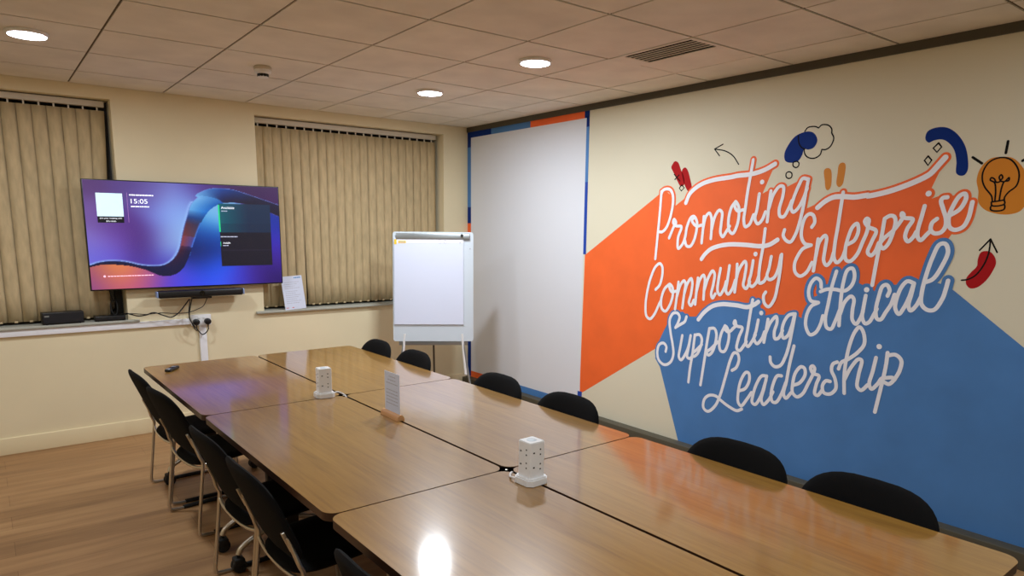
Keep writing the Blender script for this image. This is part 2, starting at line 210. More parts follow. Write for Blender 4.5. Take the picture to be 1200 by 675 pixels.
FIELDS={'orange_field': [(4.147,1.404),(3.38,1.873),(3.356,1.897),(3.321,1.886),(3.262,1.846),(3.239,1.782),(3.163,1.829),(3.146,1.842),(3.111,1.865),(3.033,1.918),(2.933,1.946),(2.782,1.96),(2.738,1.966),(2.636,1.971),(2.549,1.99),(2.475,2.023),(2.549,1.847),(2.519,1.861),(2.491,1.873),(2.427,1.895),(2.388,1.88),(2.31,1.915),(2.275,1.925),(2.25,1.916),(2.254,1.84),(2.251,1.748),(2.188,1.775),(2.135,1.797),(2.086,1.811),(2.03,1.813),(1.965,1.808),(1.889,1.816),(1.895,1.812),(1.793,1.83),(1.682,1.866),(1.604,1.901),(1.58,1.917),(1.545,1.96),(1.516,1.989),(1.57,1.841),(1.563,1.789),(1.516,1.806),(1.483,1.801),(1.433,1.803),(1.386,1.775),(1.366,1.754),(1.383,1.686),(1.402,1.637),(1.45,1.609),(1.488,1.54),(1.566,1.336),(1.906,1.091),(2.437,0.919),(3.264,0.774),(3.351,0.742),(4.169,0.224)],'blue_field': [(3.306,0.606),(3.355,0.663),(3.344,0.762),(3.301,0.852),(3.243,0.96),(3.199,1.015),(3.124,1.041),(3.069,1.01),(2.996,1.018),(2.907,1.087),(2.805,1.114),(2.608,1.116),(2.547,1.15),(2.51,1.142),(2.48,1.079),(2.421,1.096),(2.345,1.099),(2.277,1.117),(2.219,1.089),(2.181,1.153),(2.175,1.215),(2.124,1.245),(2.051,1.301),(2.005,1.354),(1.96,1.406),(1.919,1.393),(1.894,1.327),(1.849,1.309),(1.805,1.29),(1.782,1.297),(1.721,1.327),(1.652,1.344),(1.603,1.37),(1.581,1.367),(1.553,1.414),(1.518,1.362),(1.468,1.352),(1.411,1.324),(1.08,1.073),(0.729,0.805),(0.612,-0.161),(3.09,0.047)]}
BLOBS={'red_brush_stroke': [(3.279,2.073),(3.259,2.092),(3.231,2.083),(3.202,2.031),(3.172,1.973),(3.169,1.926),(3.198,1.919),(3.229,1.956),(3.266,2.015),(3.288,2.051)],'red_brush_stroke2': [(3.189,2.033),(3.167,2.044),(3.147,2.03),(3.118,1.964),(3.101,1.907),(3.109,1.88),(3.131,1.882),(3.163,1.926),(3.182,1.979),(3.194,2.011)],'thought_blob': [(2.292,2.196),(2.353,2.178),(2.394,2.134),(2.419,2.078),(2.409,2.037),(2.371,2.023),(2.327,2.029),(2.303,2.062),(2.291,2.097),(2.266,2.092),(2.232,2.102),(2.214,2.138),(2.23,2.175),(2.257,2.193)],'orange_brush_stroke': [(2.158,1.964),(2.149,1.976),(2.128,1.976),(2.115,1.962),(2.107,1.891),(2.114,1.86),(2.126,1.852),(2.139,1.862),(2.149,1.909)],'orange_brush_stroke2': [(2.071,1.994),(2.057,2.003),(2.041,2.0),(2.033,1.986),(2.034,1.927),(2.042,1.88),(2.059,1.867),(2.076,1.882),(2.076,1.944)],'blue_arc': [(1.624,2.092),(1.619,2.129),(1.585,2.145),(1.529,2.141),(1.48,2.107),(1.437,2.046),(1.416,1.977),(1.412,1.923),(1.424,1.901),(1.444,1.899),(1.462,1.913),(1.467,1.97),(1.485,2.03),(1.521,2.072),(1.55,2.085),(1.583,2.082),(1.606,2.074)],'bulb_blob': [(1.319,1.973),(1.275,1.979),(1.227,1.97),(1.187,1.932),(1.163,1.89),(1.146,1.831),(1.148,1.761),(1.168,1.721),(1.208,1.706),(1.26,1.708),(1.316,1.729),(1.348,1.766),(1.354,1.821),(1.367,1.871),(1.361,1.919),(1.346,1.948)],'red_bean': [(1.309,1.522),(1.276,1.527),(1.252,1.506),(1.24,1.472),(1.251,1.428),(1.274,1.382),(1.309,1.346),(1.338,1.34),(1.357,1.357),(1.361,1.388),(1.342,1.422),(1.321,1.451),(1.32,1.487)]}
LINES={'curved_arrow': [('s',[(2.737,2.038),(2.783,2.094),(2.841,2.128),(2.927,2.149)]),('s',[(2.866,2.174),(2.93,2.149)]),('s',[(2.93,2.149),(2.887,2.102)])],'thought_cloud': [('s',[(2.297,2.199),(2.281,2.218),(2.26,2.222),(2.234,2.22),(2.212,2.21)]),('s',[(2.212,2.21),(2.196,2.224),(2.176,2.225),(2.15,2.216),(2.133,2.196),(2.131,2.173)]),('s',[(2.131,2.173),(2.117,2.148),(2.119,2.125),(2.135,2.096),(2.159,2.084),(2.182,2.086)]),('s',[(2.182,2.086),(2.19,2.057),(2.214,2.042),(2.244,2.04),(2.276,2.056),(2.289,2.077),(2.292,2.093)]),('s',[(2.335,2.177),(2.329,2.136),(2.311,2.109),(2.288,2.097)]),('c',[(2.338,2.029),(2.32,2.021),(2.32,2.002),(2.335,1.993),(2.354,2.003),(2.356,2.023)]),('c',[(2.379,1.971),(2.36,1.96),(2.361,1.937),(2.377,1.931),(2.395,1.941),(2.396,1.963)])],'sparkle_diamond': [('k',[(1.559,2.068),(1.543,2.047),(1.562,2.022),(1.582,2.044)])],'sparkle_diamond2': [('k',[(1.602,2.006),(1.583,1.984),(1.598,1.959),(1.618,1.985)])],'sparkle_diamond3': [('k',[(3.188,1.927),(3.165,1.906),(3.189,1.885),(3.208,1.905)]),('s',[(3.258,2.002),(3.206,1.955)]),('s',[(3.25,1.967),(3.216,1.996)])],'light_bulb': [('s',[(1.288,1.769),(1.295,1.795),(1.328,1.838),(1.343,1.876),(1.342,1.918),(1.32,1.958),(1.279,1.975),(1.237,1.965),(1.204,1.927),(1.191,1.886),(1.197,1.839),(1.225,1.811),(1.239,1.787),(1.239,1.772)]),('s',[(1.29,1.766),(1.267,1.769),(1.241,1.774)]),('s',[(1.239,1.772),(1.235,1.76),(1.239,1.753),(1.265,1.746),(1.288,1.749),(1.292,1.765)]),('s',[(1.29,1.748),(1.293,1.737),(1.289,1.727),(1.262,1.722),(1.236,1.729),(1.233,1.742),(1.237,1.754)]),('s',[(1.278,1.773),(1.28,1.819),(1.289,1.858),(1.308,1.871),(1.305,1.882),(1.292,1.876),(1.281,1.859),(1.266,1.863),(1.272,1.883),(1.265,1.894),(1.257,1.88),(1.265,1.866),(1.248,1.861),(1.231,1.879),(1.231,1.865),(1.248,1.861),(1.256,1.836),(1.26,1.773)]),('s',[(1.254,2.049),(1.257,1.995)]),('s',[(1.396,1.985),(1.353,1.953)]),('s',[(1.185,1.954),(1.157,1.973)])],'bean_arrow': [('s',[(1.381,1.378),(1.353,1.384),(1.321,1.407),(1.292,1.458),(1.278,1.508),(1.275,1.546),(1.276,1.584)]),('s',[(1.317,1.531),(1.276,1.587)]),('s',[(1.276,1.587),(1.241,1.523)])]}
TVC={'outer': [(-1.4,22.2),(-0.1,22.7),(3.8,25.1),(7.9,26.3),(12.6,26.3),(17.8,25.0),(23.1,22.2),(28.5,20.9),(34.1,21.1),(37.6,23.7),(40.6,28.5),(42.9,34.9),(44.3,42.5),(43.6,38.7),(45.5,51.2),(48.5,68.6),(51.3,81.6),(55.0,88.3),(53.3,88.8),(56.4,92.7),(61.9,96.4),(68.0,97.0),(74.1,96.2),(80.3,93.2),(86.6,89.7),(93.1,86.1),(99.7,82.4),(101.7,81.3)],'inner': [(-1.5,19.9),(-0.2,20.5),(3.6,22.5),(11.4,22.7),(17.7,21.4),(22.9,19.0),(27.2,16.1),(31.5,12.1),(35.3,10.2),(40.0,11.6),(44.2,16.3),(48.1,27.1),(50.9,38.1),(53.0,46.8),(49.7,38.6),(51.9,49.0),(54.5,57.8),(57.2,66.7),(59.9,73.3),(63.7,79.0),(67.4,81.9),(73.7,83.0),(78.1,82.1),(83.8,81.0),(88.9,77.8),(94.1,74.0),(99.3,70.1),(101.3,68.8)],'panel': [(65.9,81.3),(95.3,82.7),(94.2,17.8),(64.7,19.2)],'split': [(65.2,52.9),(94.5,53.1)],'green': [(65.4,80.2),(66.0,53.5)],'qr': [(5.5,88.8),(17.8,67.6)],'cap': [(5.1,66.8),(17.8,62.0)],'line': [(19.8,89.7),(19.7,62.0)],'t1': [(20.7,87.8)],'t2': [(21.3,82.7),(29.5,80.5)],'t3': [(21.1,76.8),(30.0,77.2)],'av': [(67.0,77.7),(74.1,78.0)],'av2': [(67.1,74.5),(70.2,74.6)],'up': [(65.7,48.7),(75.1,48.7)],'av3': [(66.4,42.5),(70.8,42.5)],'av4': [(66.5,40.0),(69.7,40.0)],'bar': [(5.2,12.4),(7.3,12.3),(29.5,11.9)],'g2': [(65.6,43.6),(66.1,39.1)],'diag': [(47.1,15.0),(64.7,35.6)],'ln': [(65.6,35.0),(94.6,34.3)],'orange': [(11.3,19.9)]}
REAR=[(.3,.9,20),(2.7,.3,16),(-2.1,3.3,14),(.3,-.9,14)]
# ------------------------------------------------------------ room shell
LX=-2.6; RY0=-2.2
def struct(mb,name,m,**k): return tag(mb.build(name,m,**k),kind='structure')
struct(MB().box((LX-.2,RY0-.2,-.1),(WX+.2,WY+.35,0)),'floor',M['floor'],smooth=False)
# back wall with two window recesses
W1=(-1.3,.848); W2=(1.87,3.667); SZ=.905; HZ=2.505
b=MB()
for x0,x1,z0,z1 in ((LX-.2,W1[0],0,CEIL+.1),(W1[1],W2[0],0,CEIL+.1),(W2[1],WX+.2,0,CEIL+.1),(W1[0],W1[1],0,SZ-.02),(W2[0],W2[1],0,SZ-.02),(W1[0],W1[1],HZ,CEIL+.1),(W2[0],W2[1],HZ,CEIL+.1)):
    b.box((x0,WY,z0),(x1,WY+.25,z1))
struct(b,'wall_back',M['cream'],smooth=False)
struct(MB().box((WX,RY0-.2,0),(WX+.15,WY+.25,CEIL+.1)),'wall_right',M['mural_wall'],smooth=False)
struct(MB().box((LX-.15,RY0,0),(LX,WY+.2,CEIL+.1)),'wall_left',M['cream'],smooth=False)
struct(MB().box((LX-.15,RY0-.15,0),(WX+.15,RY0,CEIL+.1)),'wall_front',M['cream'],smooth=False)
# ceiling: lay-in tiles in a 600 mm grid
b=MB(); b.mi=1; b.box((LX-.2,RY0-.2,CEIL+.006),(WX+.2,WY+.3,CEIL+.1)); b.mi=0
def seg(lo,hi,o):
    e=[lo]; k=math.ceil((lo-o)/.6)
    while o+k*.6<hi: e.append(o+k*.6); k+=1
    return e+[hi]
xs=seg(LX,WX,0); ys=seg(RY0,WY,0)
for i in range(len(xs)-1):
    for j in range(len(ys)-1):
        if abs(xs[i]-3.0)<.01 and abs(ys[j]-2.4)<.01: continue
        gx=.006; gy=.0078
        b.box((xs[i]+gx,ys[j]+gy,CEIL),(xs[i+1]-gx,ys[j+1]-gy,CEIL+.006))
struct(b,'ceiling',[M['tile'],M['groove']],smooth=False)
struct(MB().box((LX,WY-.016,0),(WX,WY,.122),bev=.004),'baseboard_back',M['base'])
struct(MB().box((LX,RY0,0),(LX+.016,WY-.016,.122),bev=.004),'baseboard_left',M['base'])
struct(MB().box((3.868,RY0,0),(WX,WY-.016,.087),bev=.003),'baseboard_right',M['darktrim'])
struct(MB().box((WX-.012,RY0,CEIL-.047),(WX,WY,CEIL)),'trim_1',M['darktrim'])
for k,(a,c,x1) in enumerate(((W1[0],W1[1],.92),(W2[0],W2[1],WX-.2))):
    s=MB().box((a-(.07 if k else 0),WY-.035,SZ-.02),(x1 if k==0 else c+.07,WY,SZ),bev=.004); s.box((a,WY,SZ-.02),(c,WY+.21,SZ))
    struct(s,'trim_%d'%(k+2),M['sill'])
    wr=empty('window_%d'%(k+1),((a+c)/2,WY+.22,SZ)); tag(wr,kind='structure')
    h=(c-a)/2; fr=MB()
    for q in ((-h,-h+.05,0,HZ-SZ),(h-.05,h,0,HZ-SZ),(-.03,.03,0,HZ-SZ)): fr.box((q[0],-.03,q[2]),(q[1],.02,q[3]))
    fr.box((-h,-.029,0),(h,.019,.05)); fr.box((-h,-.029,HZ-SZ-.05),(h,.019,HZ-SZ))
    fr.build('window_frame',M['winframe'],wr,smooth=False)
    MB().box((-h,-.006,0),(h,.0,HZ-SZ)).build('pane',M['glass'],wr,smooth=False)
# ------------------------------------------------------------ vertical blinds
def blind(x0,x1,label,first,swept):
    y=WY+.10; r=empty('vertical_blind',((x0+x1)/2,y,SZ))
    tag(r,label,'window blind','beige vertical blinds in the back wall windows')
    cx=(x0+x1)/2
    MB().box((x0-cx,-.022,2.455-SZ),(x1-cx,.022,2.497-SZ),bev=.003).build('head_rail',M['rail'],r)
    s=MB(); n=int(round((x1-x0)/first)); p=(x1-x0)/n
    for i in range(n):
        xc=x0+p*(i+.5)-cx; w=.0445; a=random.uniform(1.5,4.5)*PI/180
        sh=0
        if swept and i>=n-1: sh=-.075
        if swept and i==n-2: sh=-.03
        if i==5: sh=.02
        rows=8; vs=[]; fs=[]
        for k in range(rows+1):
            t=k/rows; z=2.432-SZ-(2.432-.925)*t; aa=a+.05*t*math.sin(i*2.1)
            cxs=xc+sh*t**1.3
            for q in (-1,-.33,.33,1):
                bow=.004*(1-q*q)
                vs.append((cxs+w*q*math.cos(aa)+bow*math.sin(aa),w*q*math.sin(aa)-bow,z))
        for k in range(rows):
            for q in range(3): fs.append((k*4+q,k*4+q+1,(k+1)*4+q+1,(k+1)*4+q))
        s.add(vs,fs)
        MB().box((xc-.005,-.004,2.43-SZ),(xc+.005,.004,2.457-SZ)).build('hanger',M['rail'],r,smooth=False)
        MB().box((xc+sh-.01,-.012,.921-SZ),(xc+sh+.01,-.008,.935-SZ)).build('bottom_weight',M['slat'],r,smooth=False)
    so=s.build('slats',M['slat'],r)
    md=so.modifiers.new('thickness','SOLIDIFY'); md.thickness=.0012
    return r
blind(W1[0]+.01,.818,'beige vertical blind in the left window, partly hidden behind the television',.0865,True)
blind(1.885,3.63,'beige vertical blind in the right window, behind the flip chart',.0800,False)

# ------------------------------------------------------------ mural on the right wall
SEQ=[0]
def ribbon(mb,pts,w,x,closed=False):
    """painted stroke of width w on the wall at distance x, round ends, points are (y,z)"""
    P=[Vector((p[0],p[1])) for p in pts]; n=len(P)
    if n==1:
        SEQ[0]+=4; x-=SEQ[0]*.6e-6
        c=[(P[0].x+w/2*math.cos(2*PI*k/20),P[0].y+w/2*math.sin(2*PI*k/20)) for k in range(20)]
        return flat(mb,c,x)
    L=[];R=[]
    for i in range(n):
        a=P[(i-1)%n] if (closed or i>0) else P[i]; c=P[(i+1)%n] if (closed or i<n-1) else P[i]
        t=(c-a); t=t.normalized() if t.length>1e-9 else Vector((1,0)); nn=Vector((-t.y,t.x))*w/2
        L.append(P[i]+nn); R.append(P[i]-nn)
    xs_=[x-SEQ[0]*.6e-6-i*.6e-6 for i in range(n)]; SEQ[0]+=n+6
    vs=[(xs_[i],p.x,p.y) for i,p in enumerate(L)]+[(xs_[i],p.x,p.y) for i,p in enumerate(R)]
    fs=[(i,(i+1)%n,n+(i+1)%n,n+i) for i in range(n if closed else n-1)]
    mb.add(vs,fs)
    if not closed:
        for p,xx in ((P[0],xs_[0]+.5e-6),(P[-1],xs_[-1]-1.5e-6)):
            c=[(p.x+w/2*math.cos(2*PI*k/16),p.y+w/2*math.sin(2*PI*k/16)) for k in range(16)]; flat(mb,c,xx)
    else:
        pass
def flat(mb,c,x):
    from mathutils.geometry import tessellate_polygon
    tri=tessellate_polygon([[Vector((p[0],p[1],0)) for p in c]])
    mb.add([(x,p[0],p[1]) for p in c],[tuple(t) for t in tri])
mural=empty('wall_mural',(WX,2.2,0)); tag(mural,'orange and blue painted slogan mural with white brush lettering on the right wall','mural')
def mpart(mb,name,m):
    SEQ[0]=0
    o=mb.build(name,m,mural,smooth=False); o.matrix_parent_inverse=mural.matrix_basis.inverted() if False else Matrix.Translation((-WX,-2.2,0)); return o
WEL=.0215; WBAR=.029; HALO=.025
b=MB(); flat(b,FIELDS['orange_field'],WX-.0003)
for k in ('promoting','enterprise','dots_orange'):
    for kind,pts in WORDS[k]:
        if k=='dots_orange' and kind=='d' and pts[0][1]<1.9 and False: continue
        w={'s':WEL,'b':WBAR,'d':.034}[kind]+HALO
        ribbon(b,[tuple(p) for p in spline([(q[0],q[1],0) for q in pts],5)] if len(pts)>2 else pts,w,WX-.0005)
mpart(b,'orange_field',M['orange'])
b=MB(); flat(b,FIELDS['blue_field'],WX-.0016); flat(b,[(1.549, 1.356), (1.514, 1.375), (1.476, 1.449), (1.457, 1.521), (1.474, 1.559), (1.5, 1.555), (1.526, 1.49), (1.549, 1.387)],WX-.00165)
for k in ('supporting','ethical'):
    for kind,pts in WORDS[k]:
        w={'s':WEL,'b':WBAR,'d':.034}[kind]+HALO+(.012 if k=='ethical' else 0)
        ribbon(b,[tuple(p) for p in spline([(q[0],q[1],0) for q in pts],5)] if len(pts)>2 else pts,w,WX-.0018)
mpart(b,'blue_field',M['blue'])
for k,nm in (('promoting','lettering_promoting'),('community','lettering_community'),('enterprise','lettering_enterprise'),('supporting','lettering_supporting'),('ethical','lettering_ethical'),('leadership','lettering_leadership')):
    b=MB(); L=list(WORDS[k])
    if k=='promoting': L.append(WORDS['dots_orange'][0])
    if k=='community': L.append(WORDS['dots_orange'][1])
    for kind,pts in L:
        w={'s':WEL,'b':WBAR,'d':.030}[kind]
        ribbon(b,[tuple(p) for p in spline([(q[0],q[1],0) for q in pts],7)] if len(pts)>2 else pts,w,WX-.0028)
    mpart(b,nm,M['letter'])
BM={'red_brush_stroke':'red','red_brush_stroke2':'red','thought_blob':'navy','orange_brush_stroke':'amber','orange_brush_stroke2':'amber','blue_arc':'navy','bulb_blob':'amber','red_bean':'red'}
for k,pts in BLOBS.items():
    b=MB(); flat(b,[tuple(p)[:2] for p in spline([(q[0],q[1],0) for q in pts],6,True)],WX-.0004)
    mpart(b,k.rstrip('2'),M[BM[k]])
for k,L in LINES.items():
    b=MB(); lw=.0085 if k.startswith('sparkle') else .0075
    for kind,pts in L:
        if kind=='k': ribbon(b,pts+[pts[0]],lw,WX-.0008)
        else:
            q=[tuple(p)[:2] for p in spline([(a[0],a[1],0) for a in pts],6,kind=='c')] if len(pts)>2 else pts
            ww=.012 if (k=='light_bulb' and len(pts)==2) else lw
            ribbon(b,q,ww,WX-.0008,closed=(kind=='c'))
    mpart(b,k.rstrip('23'),M['ink'])
# painted projection area with its taped multi-colour border
pr=empty('painted_projection_panel',(WX,5.0,.1)); tag(pr,'large blank off-white painted projection panel beside the far corner of the right wall','projection panel')
def ppart(quads,name,m):
    for (y0,y1,z0,z1,x) in quads: MB().box((x-WX,y0-5,z0-.1),(0,y1-5,z1-.1)).build(name,m,pr,smooth=False)
ppart([(4.165,5.815,.146,2.492,WX-.0015)],'white_area',M['screenwhite'])
x_=WX-.0026
yb0,yb1=4.135,5.868
ppart([(5.47,yb1,2.49,2.543,x_),(yb0,4.19,2.49,2.543,x_),(yb0,4.167,2.42,2.5,x_),(5.81,yb1,2.40,2.5,x_),(5.81,yb1,1.66,1.82,x_),(5.81,yb1,.09,1.0,x_)],'navy_border',M['navy'])
ppart([(4.88,5.47,2.49,2.543,x_),(yb0,4.167,1.99,2.42,x_),(5.81,yb1,1.82,2.40,x_),(4.2,5.3,.087,.148,x_)],'light_blue_border',M['blue'])
ppart([(4.19,4.88,2.49,2.543,x_),(5.81,yb1,1.45,1.66,x_),(5.3,5.81,.087,.148,x_)],'orange_border',M['orange'])
ppart([(yb0,4.167,1.41,1.99,x_),(4.14,4.19,.087,.25,x_),(5.81,yb1,1.0,1.45,x_)],'royal_blue_border',M['royal'])
# ------------------------------------------------------------ ceiling fittings
def downlight():
    r=empty('ceiling_light',(0,0,CEIL))
    MB().lathe([(.095,0),(.098,-.004),(.096,-.014),(.088,-.018),(.084,-.0181)],40).build('rim',M['white'],r)
    MB().lathe([(.085,-.0165),(.085,-.0195),(.07,-.0225),(.001,-.0235)],40).build('diffuser',M['led'],r)
    return r
lamps=[(2.7,3.3,'round white ceiling light nearest the slotted ceiling vent'),(2.7,4.5,'round white ceiling light above the flip chart, smaller of the two near the middle'),
       (.3,4.5,'round white ceiling light at the left edge, above the left window blind')]
d0=downlight()
LAMP_W=(30,30,24)
for i,(x,y,l) in enumerate(lamps):
    d=d0 if i==0 else copy_tree(d0); d.location=(x,y,CEIL); tag(d,l,'ceiling light','round ceiling downlights')
def arealamp(x,y,wt,size=.165):
    ld=bpy.data.lights.new('lamp_light','AREA'); ld.shape='DISK'; ld.size=size; ld.energy=wt; ld.color=(.85,.925,1); ld.spread=math.radians(180)
    lo=bpy.data.objects.new('lamp_light',ld); COL.objects.link(lo); lo.location=(x,y,CEIL-.03)
for (x,y,_),wt in zip(lamps,LAMP_W): arealamp(x,y,wt)
for x,y,wt in REAR: arealamp(x,y,wt)
sd=empty('smoke_detector',(1.5,4.5,CEIL)); tag(sd,'small round cream smoke detector on the ceiling in front of the middle wall','smoke detector')
MB().lathe([(.05,0),(.054,-.006),(.054,-.018),(.05,-.022)],32).build('mounting_base',M['rail'],sd)
MB().lathe([(.050,-.022),(.049,-.036),(.040,-.044),(.036,-.045)],32).build('body',M['white'],sd)
b=MB()
for k in range(12):
    a=2*PI*k/12; b.box((-.006,.018,-.062),(.006,.034,-.0448),M=RZ(a))
b.lathe([(.032,-.0445),(.032,-.047)],24); b.build('sensor_slots',M['black'],sd,smooth=False)
MB().lathe([(.034,-.060),(.032,-.066),(.02,-.068)],24).build('sensor_cap',M['white'],sd)
vt=empty('ceiling_vent',(3.3,2.7,CEIL)); tag(vt,'square ceiling air vent with six dark slots beside the dark ceiling edge','ceiling vent')
b=MB()
hx=.2965; hy=.298
b.box((-hx,-hy,-.003),(-.285,hy,.006)); b.box((.285,-hy,-.003),(hx,hy,.006)); b.box((-.285,-hy,-.003),(.285,-.285,.006)); b.box((-.285,.285,-.003),(.285,hy,.006))
b.box((-.285,-.285,-.003),(-.275,.285,.0)); b.box((-.062,-.285,-.003),(-.045,.285,0)); b.box((-.275,-.285,-.003),(-.062,-.272,0)); b.box((-.275,.195,-.003),(-.062,.285,0))
b.build('frame',M['tile'],vt,smooth=False)
MB().box((-.045,-.285,-.0005),(.285,.285,.006)).build('blank_panel',M['tile'],vt,smooth=False)
b=MB()
for k in range(1,6):
    x=-.275+.213*k/6; b.box((x-.0055,-.272,-.0025),(x+.0055,.195,.001),M=None)
b.build('louvre_blades',M['rail'],vt,smooth=False)
MB().box((-.275,-.272,.0015),(-.062,.195,.0055)).build('duct_shade_sheet',M['void'],vt,smooth=False)  # thin black sheet standing in for the shaded depth behind the blades

# ------------------------------------------------------------ television
TX0,TX1,TZ0,TZ1=.613,2.0165,1.137,1.936; TY=5.80
tv=empty('television',((TX0+TX1)/2,TY,TZ0)); tag(tv,'large wall-mounted television showing purple and blue swirl screen between the windows','television')
hw=(TX1-TX0)/2; hh=TZ1-TZ0
MB().box((-hw,0,0),(hw,.035,hh),bev=.004).build('casing',M['black'],tv)
def interp(pts,x):
    for a,b in zip(pts,pts[1:]):
        if a[0]<=x<=b[0]: return a[1]+(b[1]-a[1])*(x-a[0])/max(b[0]-a[0],1e-6)
    return pts[0][1] if x<pts[0][0] else pts[-1][1]
def resample(pts,n):
    P=[Vector((p[0],p[1],0)) for p in pts]; P=spline(P,8); d=[0]
    for a,b in zip(P,P[1:]): d.append(d[-1]+(b-a).length)
    out=[];j=0
    for k in range(n):
        s=d[-1]*k/(n-1)
        while j<len(d)-2 and d[j+1]<s: j+=1
        t=(s-d[j])/max(d[j+1]-d[j],1e-9); out.append(P[j].lerp(P[j+1],min(1,t)))
    return out
outer=[p for p in TVC['outer'] if p!=(43.6,38.7)]
inner=[p for p in TVC['inner'] if p not in ((49.7,38.6),(50.9,38.1),(53.0,46.8),(51.9,49.0))]; inner.insert(11,(50.3,38.3)); inner.insert(12,(52.2,47.8))
ro=resample(outer,61); ri=resample(inner,61)
poly=[(p.x,p.y) for p in ro]+[(p.x,p.y) for p in reversed(ri)]
def inside(x,y,P):
    c=False;n=len(P);j=n-1
    for i in range(n):
        if (P[i][1]>y)!=(P[j][1]>y) and x<(P[j][0]-P[i][0])*(y-P[i][1])/(P[j][1]-P[i][1])+P[i][0]: c=not c
        j=i
    return c
def mixc(a,b,t):
    t=max(0,min(1,t)); return tuple(a[i]+(b[i]-a[i])*t for i in range(3))
def nearest(x,y,P):
    bd=1e9;bi=0
    for i in range(len(P)-1):
        ax,ay=P[i].x,P[i].y; dx,dy=P[i+1].x-ax,P[i+1].y-ay
        k=max(0,min(1,((x-ax)*dx+(y-ay)*dy)/(dx*dx+dy*dy+1e-12))); d=(ax+k*dx-x)**2+(ay+k*dy-y)**2
        if d<bd: bd=d;bi=i+k
    return bd**.5,bi/(len(P)-1)
def blend(anchors,x,y,pw=2.6):
    s=0;c=[0,0,0]
    for ax,ay,col in anchors:
        wt=math.exp(-((ax-x)**2+((ay-y)*.6)**2)/(2*6.2**2))+1e-9; s+=wt
        for i in range(3): c[i]+=col[i]*wt
    return tuple(v/s for v in c)
UP=[(2,97,(92,62,120)),(20,97,(92,70,140)),(2,70,(120,90,165)),(3,45,(140,120,205)),(2,30,(110,110,230)),(12,60,(92,52,140)),(24,55,(84,46,130)),(25,40,(74,34,112)),(34,52,(92,60,160)),(14,44,(120,80,180)),(10,32,(100,90,220)),(24,30,(80,60,170)),(36,28,(70,60,190)),(38,40,(150,190,250)),(41,50,(160,205,255)),(42,62,(150,200,255)),(36,66,(120,140,240)),(42,74,(150,180,255)),(30,82,(110,95,180)),(42,88,(140,150,230)),(34,95,(100,86,160)),(50,95,(90,70,160)),(46,80,(120,160,240)),(62,99,(80,50,130)),(75,99,(60,28,84)),(90,95,(58,24,80)),(99,90,(66,30,92))]
LOW=[(2,10,(110,60,170)),(2,17,(180,80,90)),(8,18,(250,150,60)),(14,19,(255,165,70)),(20,16,(235,120,80)),(10,7,(190,80,120)),(20,5,(190,80,140)),(30,9,(130,70,190)),(26,12,(190,90,120)),(38,5,(80,60,220)),(50,5,(50,70,255)),(55,16,(30,90,255)),(62,22,(20,90,240)),(46,12,(90,80,220)),(64,8,(60,90,255)),(75,8,(60,60,210)),(85,8,(60,30,140)),(96,5,(40,14,100)),(98,25,(60,30,150)),(97,45,(60,40,190)),(97,60,(20,50,160)),(58,36,(10,24,80)),(52,26,(6,14,60)),(62,45,(0,60,170)),(60,52,(0,90,220)),(61,62,(90,190,250)),(64,70,(150,220,255)),(57,48,(10,40,120)),(66,80,(120,170,230)),(75,82,(110,160,220))]
def tvcol(x,y):
    do,to=nearest(x,y,ro); di,ti=nearest(x,y,ri)
    if inside(x,y,poly):
        t=di/(di+do+1e-6)      # 0 inner edge, 1 outer edge
        stops=[(0,(8,12,50),(10,16,60)),(.22,(8,14,60),(16,20,70)),(.34,(14,20,70),(70,24,50)),(.40,(60,70,170),(150,60,60)),(.50,(90,60,80),(130,56,56)),(.585,(50,50,90),(90,46,60)),(.62,(20,70,140),(30,60,130)),(.66,(20,110,210),(110,180,240)),(.73,(16,90,180),(130,190,245)),(.80,(26,20,60),(20,70,160)),(.9,(24,14,40),(20,20,60)),(1,(22,14,44),(26,18,60))]
        s=max(0,min(1,(ti+to)/2))
        for a,b in zip(stops,stops[1:]):
            if a[0]<=s<=b[0]:
                k=(s-a[0])/(b[0]-a[0]); c=mixc(mixc(a[1],b[1],k),mixc(a[2],b[2],k),t); break
        if di<1.0 and .36<s<.60: c=mixc((70,130,240),c,di/1.0)
        if do<.7: c=mixc((120,140,230) if s>.6 else (90,110,200),c,do/.7)
        if di<.5 and s>.85: c=mixc((110,110,210),c,di/.5)
        return c
    up = y>interp([(p.x,p.y) for p in ro[:24]],x) if x<ro[22].x else None
    if up is None:
        # right of the ribbon's lower bend: nearer the outer edge means above / left of the ribbon
        up = do<di
    c=blend(UP if up else LOW,x,y)
    if up and do<1.6 and to<.62: c=mixc((150,190,255),c,do/1.6)
    return c
px0,px1=TVC['panel'][0][0],TVC['panel'][1][0]; py1,py0=82,18.5
def fullcol(x,y):
    c=tvcol(x,y)
    if px0-.4<x<px1-.6 and py0<y<py1:
        if y>53:
            p=mixc((8,96,112),(20,44,76),(x-px0)/16); c=mixc(p,(18,34,64),.3 if y<62 else 0)
        else: c=(20,18,38)
        if abs(y-35)<.25 and x>px0+1: c=(36,34,60)
    return c
NX,NY=260,146
vs=[];fs=[];cols=[]
sx=hw-.008; sz0=.010; sz1=hh-.007
for j in range(NY+1):
    for i in range(NX+1):
        u_=i/NX;v_=j/NY; vs.append((-sx+2*sx*u_,-.0006,sz0+(sz1-sz0)*v_)); cols.append(lin(fullcol(100*u_,100*v_)))
for j in range(NY):
    for i in range(NX): a=j*(NX+1)+i; fs.append((a,a+1,a+NX+2,a+NX+1))
sm=bpy.data.materials.new('screen_picture'); sm.use_nodes=True; nt=sm.node_tree; bs=nt.nodes['Principled BSDF']
at=nt.nodes.new('ShaderNodeVertexColor'); at.layer_name='picture'
bs.inputs['Base Color'].default_value=(.01,.01,.01,1); bs.inputs['Roughness'].default_value=.25
